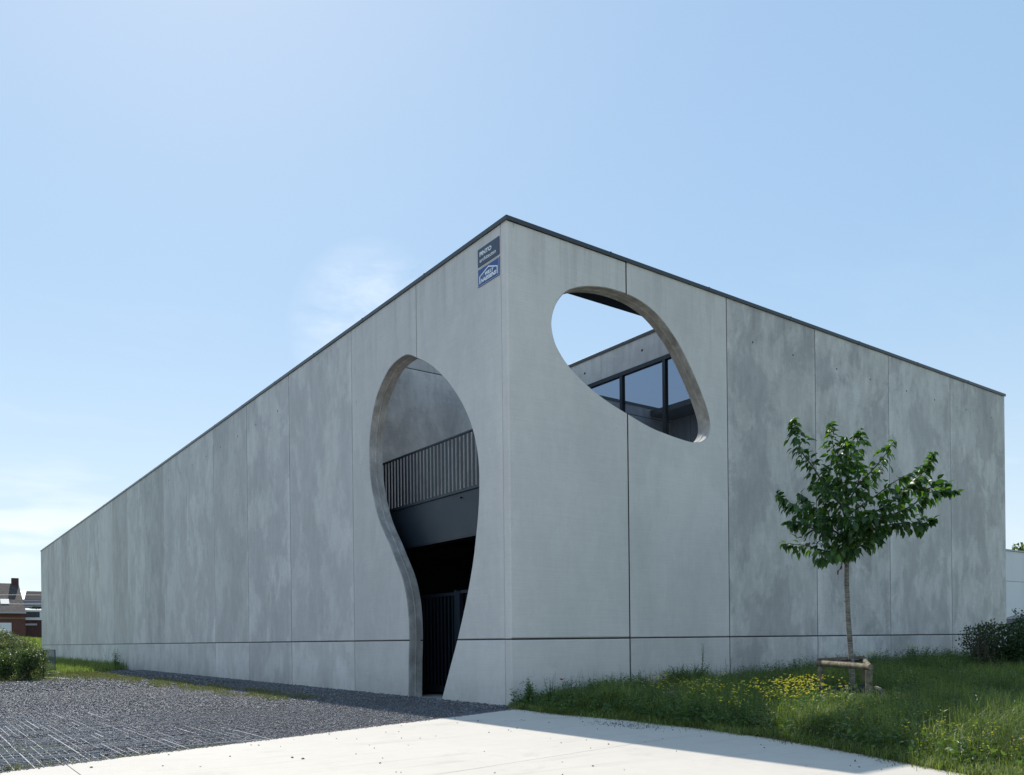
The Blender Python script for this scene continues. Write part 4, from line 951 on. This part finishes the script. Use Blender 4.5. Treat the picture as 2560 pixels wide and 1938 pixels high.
n = 170; x = rng.normal(-.72, .16, n); y = -3.75+(x+.72)*.0+rng.normal(0, .38, n); k = x < edge_x(y)-.03
stones('gravel_spill', x[k], y[k], np.full(k.sum(), .005), rng.uniform(.006, .016, k.sum()), m_stone, label='spilled dark gravel in a patch on the shaded pavement', cat='pebbles', kind='stuff')
m_chip = tinted('pale_chips', [(0, (.5, .5, .5)), (1, (.72, .72, .72))], .8)
n = 260; x = rng.normal(-.66, .15, n); y = -3.7+rng.normal(0, .36, n); k = x < edge_x(y)-.03
stones('pale_chippings', x[k], y[k], np.full(k.sum(), .002), rng.uniform(.005, .012, k.sum()), m_chip, .25, label='pale chippings mixed into the gravel spill on the pavement', cat='pebbles', kind='stuff')
x = rng.uniform(-9, -.2, 1500); y = gravel_y(x)-np.abs(rng.normal(0, .035, 1500))
stones('edge_pebbles', x, y, np.full(len(x), .004), rng.uniform(.005, .014, len(x)), m_stone, label='loose dark pebbles along the border of gravel and pavement', cat='pebbles', kind='stuff')
# weeds in the gravel
def verge(name, n, cx, cy, sx, sy, hr, label, mat=m_grass_dry, wr=(.004, .009), lean=.5):
    x = rng.normal(cx, sx, n); y = rng.normal(cy, sy, n); k = (x < -.05) & (y > gravel_y(x)); x, y = x[k], y[k]
    blades(name, x, y, np.full(len(x), -.02), rng.uniform(*hr, len(x)), rng.uniform(*wr, len(x)), mat, lean, label=label, cat='grass', kind='stuff')
x = rng.uniform(5, 31, 26000); y_ = x; xx = -2.15+(sn(y_*.9, y_*.3, 3)-.5)*.6+rng.normal(0, .42, len(y_))-.03*(y_-8).clip(0); kk = sn(xx*2.5, y_*.8, 6) > .38
blades('verge_grass', xx[kk], y_[kk], np.full(kk.sum(), -.02), rng.uniform(.03, .11, kk.sum()), rng.uniform(.006, .012, kk.sum()), m_grass_dry, .5, label='yellowing grass in a line through the gravel at the shadow edge', cat='grass', kind='stuff')
verge('gravel_weeds', 380, -8.35, -2.62, .5, .10, (.03, .09), 'small grass tufts where the pavement meets the gravel at far left')
verge('rim_grass', 260, -7.0, -2.38, .25, .03, (.02, .06), 'tiny grass tufts on the gravel rim left of centre')
verge('rim_grass', 260, -6.1, -2.12, .25, .03, (.02, .06), 'tiny grass tufts on the gravel rim further to the right')
verge('yard_weeds', 800, -8.1, -.9, .35, .5, (.015, .045), 'tiny green sprouts between grid cells in the gravel')
n = 30000; x = rng.uniform(-9, -2.2, n); y = rng.uniform(19.5, 31, n); k = in_wedge(x, y, 2) & (sn(x*1.2, y*1.2, 8) > .35) & ((y-19)/8 > rng.uniform(0, 1, n))
blades('yard_edge_grass', x[k], y[k], np.full(k.sum(), -.02), rng.uniform(.04, .16, k.sum()), rng.uniform(.01, .02, k.sum()), m_grass_dry, .5, label='thin yellow grass creeping over the back of the gravel yard', cat='grass', kind='stuff')
n = 42000; x = rng.uniform(-7, -.05, n); y = rng.uniform(26, 68, n); k = in_wedge(x, y, 3) & (y > 33.2+1.5*x+(sn(x*2, y, 1)-.5)*1.5)
tl = np.exp(-(-x[k]-.05)/1.1)
blades('field_grass', x[k], y[k], np.full(k.sum(), -.1), rng.uniform(.15, .38, k.sum())+tl*.45*rng.uniform(.2, 1, k.sum()), rng.uniform(.02, .035, k.sum()), m_grass, .35, label='green field grass growing against the far end of the long facade', cat='grass', kind='stuff')
n = 60000; x = rng.uniform(-14, 8, n); y = rng.uniform(66.8, 88, n); k = in_wedge(x, y, 5); u = (y[k]-66.7)/26
zb = -.1+2.05*np.sin(np.minimum(1, u*1.25)*np.pi/2)*(1-.12*np.sin(x[k]*.4))
blades('bank_grass', x[k], y[k], zb, rng.uniform(.15, .4, k.sum()), rng.uniform(.03, .06, k.sum()), m_grass, .35, tint=np.clip(rng.beta(2, 2, k.sum())*.9+.1, 0, 1), label='bright grass covering the bank in front of the houses', cat='grass', kind='stuff')

# ------------------------------------------------------------ shrubs and hedges
def shrub(name, loc, rad, n, leaf, mat, label, cat='shrub', lumps=9, twigs=8, wid=.5, group=None, boxy=False, shell=.5, topbright=False, seed=0):
    rnd = random.Random(seed+int(loc[0]*100)); r = empty(name, loc, label=label, cat=cat, group=group)
    sm = MB()
    for k in range(twigs):
        a = rnd.uniform(0, 6.28); rr = rnd.uniform(.3, .9); tip_ = Vector((math.cos(a)*rr*rad[0], math.sin(a)*rr*rad[1], rad[2]*rnd.uniform(1.0, 1.85)))
        b = Vector((rnd.gauss(0, .1)*rad[0], rnd.gauss(0, .1)*rad[1], -.1)); sm.tube([b, b.lerp(tip_, .5)+Vector((rnd.gauss(0, .05), rnd.gauss(0, .05), .08)), tip_], [.014, .009, .003], 5)
    sm.build('stem', m_twig, r)
    P_ = []
    for k in range(lumps):
        a = rnd.uniform(0, 6.28); q = rnd.uniform(0, .75)
        c_ = np.array([math.cos(a)*q*rad[0], math.sin(a)*q*rad[1], rad[2]*(1+rnd.uniform(-.62, .55))]); s_ = rnd.uniform(.3, .55)
        v = rng.normal(0, 1, (n//lumps, 3)); v /= np.linalg.norm(v, axis=1, keepdims=True); v *= (rng.uniform(0, 1, (len(v), 1))**shell)*np.array(rad)*s_
        P_.append(c_+v)
    if boxy:
        v = rng.uniform(-1, 1, (n, 3)); P_.append(v*np.array(rad)*np.array([1, 1, .95])+np.array([0, 0, rad[2]])+rng.normal(0, .04, (n, 3)))
    P_ = np.concatenate(P_); P_ = P_[P_[:, 2] > .03]; m_ = len(P_); D_ = rng.normal(0, 1, (m_, 3)); D_[:, 2] += .3
    tint = np.clip(rng.beta(2, 2.2, m_), 0, 1)
    link('foliage', leaves_mesh('fo', P_, D_, leaf*rng.uniform(.6, 1.3, m_), wid, tint), mat, r, kind='stuff'); return r
m_pale = tinted('pale_bush_leaves', [(0, (.05, .075, .03)), (.5, (.12, .155, .06)), (1, (.34, .36, .22))], .5, .4, False, .3, (1.3, 1.3, .7))
# hedge at the left
for k, (x, y, rx) in enumerate(((-7.6, 22.9, .95), (-6.35, 22.3, .85), (-5.55, 21.9, .42))):
    shrub('hedge_shrub', (x, y, -.05), (rx, .5, .60), 2600, .075, m_bushleaf, ('dark green hedge shrub at the left frame edge behind the gravel', 'wide dark green hedge shrub, middle of the left row', 'narrow hedge shrub ending the left row next to the brown post')[k], boxy=True, lumps=7, group='hedge row behind the gravel', twigs=14)
shrub('hedge_shrub', (-4.85, 24.4, -.05), (.22, .30, .60), 800, .06, m_bushleaf, 'small shrub squeezed between brown post and crowd barrier', boxy=True, lumps=4)
for k, (x, y, s) in enumerate(((-5.5, 33.5, 1.22), (-4.8, 35.5, 1.15), (-3.9, 36.5, .86), (-5.8, 28.0, 1.0), (-4.95, 29.5, .90))):
    shrub('wild_shrub', (x, y, -.1), (1.0, 1.0, s*.95), 2400, .11, m_pale, ('tall pale-leaved bush rearmost at the left frame edge', 'pale-leaved bush second from the left in the rear row', 'lower bright bush right of the rear pair toward the facade', 'bright bush directly behind the left hedge', 'bright bush behind the brown post')[k], 'shrub', lumps=8, wid=.45)
weed('tall_weed', -4.9, 30.2, 1.9, 'tall thin weed rising above the left bushes', stems=4, leaf=.12, spread=.3, dens=20)
weed('leafy_weed', -.35, 34.2, 1.05, 'dark weed standing where the field meets the long facade', stems=7, leaf=.12, spread=.25, dens=40, bushy=.5)
weed('tall_weed', -.6, 34.8, 1.35, 'spindly weed against the long facade near the field edge', stems=3, leaf=.10, spread=.2, dens=14)
# brown post, stake, plank, barrier
pt = MB().box(-.055, .055, -.055, .055, -.1, 1.0).build('fence_post', m_brown, label='dark brown square wooden post at the end of the hedge', cat='post'); pt.location = (-5.0, 22.95, 0)
MB().tube([(-5.85, 21.75, 0), (-5.45, 21.9, .45), (-5.2, 22.0, .80)], [.045, .042, .04], 8).build('leaning_stake', m_stake, label='pale wooden stake leaning against the hedge beside the post', cat='stake')
MB().box(-.75, .75, -.06, .06, .0, .045).build('loose_plank', m_whitep, label='pale plank lying on the ground beside the brown post', cat='plank').location = (-4.6, 23.0, -.02)
bpy.data.objects['loose_plank'].rotation_euler = (0, .02, -1.1)
m_barr = simple('painted_barrier_steel', (.10, .13, .14), .5, .2, .15, 8)
cb = empty('crowd_barrier', (-4.78, 24.6, 0), label='grey steel crowd barrier with vertical bars beside the hedge', cat='barrier')
bd = Vector((.58, 1.62, 0)).normalized(); Lb = 1.9
cb.rotation_euler = (0, 0, math.atan2(bd.y, bd.x))
MB().tube([(0, 0, .20), (0, 0, 1.0), (.03, 0, 1.06), (Lb-.03, 0, 1.06), (Lb, 0, 1.0), (Lb, 0, .20)], .020, 8).build('frame', m_barr, cb)
MB().tube([(0, 0, .25), (Lb, 0, .25)], .017, 8).build('bottom_rail', m_barr, cb)
bar = MB().tube([(0, 0, .25), (0, 0, 1.05)], .010, 6).mesh('bar')
for k in range(11): o = link('bar', bar, m_barr, cb); o.location = ((k+1)*Lb/12, 0, 0)
for xx in (.2, Lb-.2): MB().tube([(xx, -.32, 0), (xx, -.2, .10), (xx, 0, .16), (xx, .2, .10), (xx, .32, 0)], .018, 8).build('foot', m_barr, cb)

# right side: hedge, bronze shrub, dry stalks, car, white building, tree
for k, (x, y, rx, rz_) in enumerate(((12.75, -3.15, .70, .74), (13.6, -3.9, .85, .80), (14.7, -3.5, .9, .95), (15.8, -4.6, .9, .95))):
    shrub('evergreen_shrub', (x, y, .12), (rx, .75, rz_*.95), 7000, .065, m_hedge, boxy=True, label= ('dark evergreen shrub beside the bronze twiggy bush', 'dark evergreen shrub at the right frame edge', 'dark evergreen shrub behind the others by the parked car', 'dark evergreen shrub just beyond the right frame edge')[k], lumps=12, twigs=3, wid=.6)
shrub('bronze_shrub', (11.35, -3.15, .15), (.46, .46, .74), 1700, .055, m_redleaf, 'sparse bronze-leaved twiggy bush in front of the last wall panel', lumps=10, twigs=26, wid=.6)
shrub('dry_brush', (13.2, -4.7, .15), (1.6, .5, .16), 1800, .06, m_redleaf, 'brown withered brush at the foot of the evergreen shrubs', lumps=14, twigs=30, wid=.15)
st_ = empty('dry_stalks', (10.8, -3.6, .25), label='pale dry stalks leaning in front of the bronze bush', cat='dead plant')
for a, b in (((.0, 0, 0), (-.35, .28, .95)), ((.25, -.1, 0), (-.02, .05, .62)), ((-.45, 0, .0), (-.62, .2, .33)), ((-.62, .2, .33), (-.25, .3, .30))):
    MB().tube([a, Vector(a).lerp(Vector(b), .5)+Vector((.02, 0, .02)), b], [.010, .008, .004], 6).build('stalk', m_stake if b[2] < .9 else m_twig, st_)
# parked car (dark SUV)
car = empty('parked_car', (26.9, 1.9, .06), math.radians(-36), label='dark parked van-like car half hidden behind the right-hand shrubs', cat='car')
m_carglass = simple('car_glass', (.01, .012, .015), .08, 0, .1, 2, .0, .12)
m_car = simple('dark_car_paint', (.010, .012, .016), .3, 0, .05, 1, .0, .25); m_tyre = simple('tyre_rubber', (.02, .02, .02), .85)
prof = [(-2.3, .35), (-2.35, .85), (-2.2, 1.05), (-1.35, 1.15), (-.75, 1.85), (-.35, 1.97), (1.5, 1.99), (2.1, 1.85), (2.3, 1.1), (2.33, .4)]
def loft(prof, ws, name, mat, par):
    V = [(x, -w, z) for (x, z), w in zip(prof, ws)]+[(x, w, z) for (x, z), w in zip(prof, ws)]; n = len(prof)
    me = bpy.data.meshes.new(name); me.from_pydata(V, [], [tuple(range(n)), tuple(range(2*n-1, n-1, -1))]+[(i, n+i, n+(i+1) % n, (i+1) % n) for i in range(n)])
    bm = bmesh.new(); bm.from_mesh(me); bmesh.ops.recalc_face_normals(bm, faces=bm.faces); bm.to_mesh(me); bm.free()
    o = link(name, me, mat, par); b = o.modifiers.new('bevel', 'BEVEL'); b.width = .06; b.segments = 3; return o
loft(prof, [.93, .95, .93, .92, .78, .74, .74, .78, .92, .93], 'body', m_car, car)
for sd_ in (-1, 1):
    y0 = .905*sd_; y1 = .79*sd_
    MB().quad((-.98, y0, 1.2), (1.95, y0, 1.2), (1.75, y1, 1.72), (-.62, y1, 1.72)).build('side_window', m_carglass, car)
    for xw in (-1.5, 1.45):
        MB().tube([(xw, sd_*.72, .34), (xw, sd_*.96, .34)], .34, 20).build('wheel', m_tyre, car)
        MB().tube([(xw, sd_*.90, .34), (xw, sd_*.97, .34)], .20, 14).build('rim', m_galv, car)
MB().quad((-1.33, -.82, 1.19), (-1.33, .82, 1.19), (-.80, .72, 1.82), (-.80, -.72, 1.82)).build('windscreen', m_carglass, car)
for sd_ in (-1, 1): MB().box(-2.37, -2.28, sd_*.75-.14, sd_*.75+.14, .72, .86).build('headlight', m_whitep, car)
# white warehouse on the right
wb_ = empty('white_warehouse', (33, 7, -.1), label='white panelled warehouse in the distance at the right edge', cat='building')
m_wp = simple('white_panel', (.80, .79, .80), .7, 0, .08, .5)
MB().box(.02, 30, .12, 18, 0, 5.55).build('inner_wall', m_wp, wb_)
for i in range(6):
    for j, (z0, z1) in enumerate(((0, 2.0), (2.02, 4.08), (4.10, 5.64))):
        MB().box(.33+i*5-5+.0 if i else 0, .31+i*5, 0, .10, z0, z1).build('wall_panel', m_wp, wb_)
MB().box(-.02, 30.1, -.05, 18.1, 5.65, 5.72).build('roof_edge', m_galv, wb_)
def big_tree(loc, h, r, label):
    b = empty('background_tree', loc, label=label, cat='tree'); MB().tube([(0, 0, -.2), (.1, 0, h*.35), (0, .1, h*.7)], [.28, .2, .08], 8).build('trunk', m_twig, b)
    for k in range(5):
        a = k*1.3; MB().tube([(0, 0, h*.35), (math.cos(a)*r*.6, math.sin(a)*r*.6, h*.72)], [.1, .03], 6).build('branch', m_twig, b)
    P_ = []
    for k in range(16):
        c_ = np.array([random.gauss(0, .42)*r, random.gauss(0, .42)*r, h*random.uniform(.5, .92)]); v = rng.normal(0, 1, (260, 3)); v /= np.linalg.norm(v, axis=1, keepdims=True); P_.append(c_+v*(rng.uniform(0, 1, (260, 1))**.5)*r*.36)
    P_ = np.concatenate(P_); link('crown', leaves_mesh('cr', P_, rng.normal(0, 1, (len(P_), 3)), rng.uniform(.2, .4, len(P_)), .7), m_bushleaf, b, kind='stuff')
big_tree((68.6, 19.2, 0), 9.1, 2.6, 'round green treetop showing above the white warehouse')
big_tree((76, 16, 0), 8.6, 3.0, 'green tree behind the white warehouse beyond the frame edge')

# ------------------------------------------------------------ houses far left
def tiles_mat(name, ca, cb):
    t = NT(name); c = t.coord('Object'); br = t.n('ShaderNodeTexBrick'); t.set(br.inputs['Vector'], t.coord('Object', (1, 1, 1), rot=(math.radians(90), 0, 0))); br.inputs['Scale'].default_value = 1.0
    br.inputs['Color1'].default_value = (*ca, 1); br.inputs['Color2'].default_value = (*cb, 1); br.inputs['Mortar'].default_value = (ca[0]*.3, ca[1]*.3, ca[2]*.3, 1)
    br.inputs['Mortar Size'].default_value = .018; br.inputs['Brick Width'].default_value = .30; br.inputs['Row Height'].default_value = .24
    n = t.noise(c, .8, 5); return t.done(t.bsdf(t.mulc(br.outputs[0], t.math('ADD', .6, t.math('MULTIPLY', n, .8))), .8, 0, t.bump(br.outputs['Fac'], .6, .03)))
m_tile = tiles_mat('brown_roof_tiles', (.055, .045, .042), (.10, .08, .07))
def brick_mat(name, ca, cb):
    t = NT(name); br = t.n('ShaderNodeTexBrick'); t.set(br.inputs['Vector'], t.coord('Object', (1, 1, 1), rot=(math.radians(90), 0, 0))); br.inputs['Scale'].default_value = 1
    br.inputs['Color1'].default_value = (*ca, 1); br.inputs['Color2'].default_value = (*cb, 1); br.inputs['Mortar'].default_value = (.10, .08, .07, 1); br.inputs['Mortar Size'].default_value = .008; br.inputs['Brick Width'].default_value = .22; br.inputs['Row Height'].default_value = .075
    n = t.noise(t.coord('Object'), .7, 5); return t.done(t.bsdf(t.mulc(br.outputs[0], t.math('ADD', .65, t.math('MULTIPLY', n, .7))), .9))
m_brick = brick_mat('red_brick', (.12, .035, .026), (.16, .055, .04)); m_brick2 = brick_mat('dark_brick', (.07, .022, .022), (.095, .032, .03))
HA = empty('brick_house', (-3, 110, -.1), label='red brick house with brown tiled roof and chimney at the left edge', cat='house')
def hb(name, x0, x1, y0, y1, z0, z1, mat, par, ox, oy=110): return MB().box(x0-ox, x1-ox, y0-oy, y1-oy, z0, z1).build(name, mat, par)
hb('wall', -9, 3.2, 110, 120, 0, 5.5, m_brick, HA, -3)
rf = MB().add([(-6.1, -.35, 5.6), (6.25, -.35, 5.6), (5.95, 5, 9.55), (-6.1, 5, 9.55), (6.25, 10.35, 5.6), (-6.1, 10.35, 5.6)], [(0, 1, 2, 3), (3, 2, 4, 5), (1, 4, 2), (0, 3, 5), (0, 5, 4, 1)]).build('roof', m_tile, HA)
hb('chimney', 2.15, 2.95, 114.6, 115.4, 9.2, 10.25, m_brick2, rf, -3); hb('gutter', -9.1, 3.25, 109.5, 109.64, 5.42, 5.6, m_galv, HA, -3)
hb('string_course', -9, 3.21, 109.93, 109.995, 4.75, 4.9, m_stake, HA, -3)
w_ = hb('window', .35, 1.65, 109.88, 109.99, 2.2, 4.25, m_whitep, HA, -3); hb('shutter', .45, 1.55, 109.84, 109.875, 2.3, 4.15, m_whitep, w_, -3)
w_ = hb('window', -2.6, -1.3, 109.88, 109.99, 2.2, 4.25, m_whitep, HA, -3); hb('pane', -2.5, -1.4, 109.84, 109.875, 2.3, 4.15, m_glass_d, w_, -3)
k_ = (9.55-5.6)/5.35
sk = MB().add([(3.95-.35, 1.05, 6.62+.10), (4.9-.35, 1.05, 6.62+.10), (4.9-.35, 1.85, 7.21+.14), (3.95-.35, 1.85, 7.21+.14), (3.95-.35, 1.05, 6.5), (4.9-.35, 1.05, 6.5), (4.9-.35, 1.85, 7.05), (3.95-.35, 1.85, 7.05)], [(0,1,2,3),(4,7,6,5),(0,4,5,1),(1,5,6,2),(2,6,7,3),(3,7,4,0)]).build('roof_window', m_galv, rf)
HB_ = empty('white_banded_house', (6.5, 112, -.1), label='low house with white window band and grey metal roof by the facade end', cat='house')
def h2b(name, x0, x1, y0, y1, z0, z1, mat, par=None): return hb(name, x0, x1, y0, y1, z0, z1, mat, par or HB_, 6.5, 112)
h2b('wall', 3.22, 12, 112, 122, 0, 4.65, m_brick2); h2b('white_band', 3.3, 12, 111.85, 122, 4.66, 5.95, m_whitep)
wf_ = h2b('window', 3.35, 5.0, 111.78, 111.84, 5.02, 5.72, m_steel_d)
for k in range(3): h2b('pane', 3.42+k*.53, 3.88+k*.53, 111.755, 111.775, 5.10, 5.64, m_glass_d, wf_)
wf2 = h2b('window', 3.35, 4.7, 111.93, 111.995, 3.95, 4.2, m_paver)
for k in range(5): h2b('pane', 3.38+k*.27, 3.60+k*.27, 111.90, 111.925, 3.98, 4.17, m_galv, wf2)
m_metal = simple('grey_metal_roof', (.085, .10, .12), .95, 0, .1, 1, .1, .05)
V = [(-3.35, -.4, 6.35), (6, -.4, 6.35), (6, 6, 7.55), (-3.5, 6, 7.55), (-3.35, -.4, 6.2), (6, -.4, 6.2), (6, 6, 7.4), (-3.5, 6, 7.4)]
rb = MB().add(V, [(0,1,2,3),(4,7,6,5),(0,4,5,1),(1,5,6,2),(2,6,7,3),(3,7,4,0)]).build('roof', m_metal, HB_)
for k in range(4):
    y = .6+k*1.3; z = 6.35+(y+.4)*1.2/6.4; MB().box(-3.4, 6, y-.05, y+.05, z-.02, z+.06).build('roof_batten', m_metal, rb)
V = [(-3.6, 6.1, 7.6), (6, 6.1, 7.6), (6, 12, 9.1), (-3.6, 12, 9.1), (-3.6, 6.1, 7.4), (6, 6.1, 7.4), (6, 12, 8.9), (-3.6, 12, 8.9)]
MB().add(V, [(0,1,2,3),(4,7,6,5),(0,4,5,1),(1,5,6,2),(2,6,7,3),(3,7,4,0)]).build('rear_roof', simple('brown_metal_roof', (.06, .053, .053), .95, 0, .1, 1, .1, .05), HB_)
MB().add([(-3.6, 6.05, 7.62), (-2.6, 6.05, 7.62), (-1.75, 11.9, 9.14), (-3.6, 11.9, 9.14)], [(0, 1, 2, 3)]).build('roof_light', m_whitep, HB_)
shrub('roof_ivy', (5.2-.6, 111.7, 6.0), (1.3, .25, .16), 900, .14, m_hedge, 'dark ivy strip along the eave of the white-banded house', lumps=10, twigs=2)
hb('wire_a', 0, 1, 0, 1, 0, 1, m_galv, HA, -3); bpy.data.objects.remove(bpy.data.objects['wire_a'])
for k, (za, zb2) in enumerate(((7.45, 7.75), (6.5, 6.55))):
    MB().tube([(-14+28*q/12, 104+.0*q, za+(zb2-za)*q/12-.25*math.sin(math.pi*q/12)) for q in range(13)], .018, 5).build('overhead_cable', m_galv, label=('thin overhead cable, upper one crossing the tiled roof', 'thin overhead cable, lower one crossing the roof windows')[k], cat='cable')
# white van roof before the brick house
van = empty('white_van', (-2.45, 83, .68), math.radians(6), label='white van parked in front of the brick house, only its roof visible', cat='van')
prof = [(-2.3, .35), (-2.3, 2.0), (-2.2, 2.12), (1.0, 2.14), (1.25, 2.08), (1.75, 1.35), (2.35, 1.15), (2.45, .4)]
loft(prof, [.95, .9, .86, .86, .86, .9, .93, .94], 'body', m_whitep, van)
MB().quad((1.30, -.78, 2.02), (1.78, -.86, 1.36), (1.78, .86, 1.36), (1.30, .78, 2.02)).build('windscreen', m_glass_d, van)
for sd_ in (-1, 1):
    for xw in (-1.4, 1.5): MB().tube([(xw, sd_*.72, .33), (xw, sd_*.96, .33)], .33, 16).build('wheel', m_tyre, van)
# tidy: everything linked once, nothing left over
for me in [m_ for m_ in bpy.data.meshes if m_.users == 0]: bpy.data.meshes.remove(me)
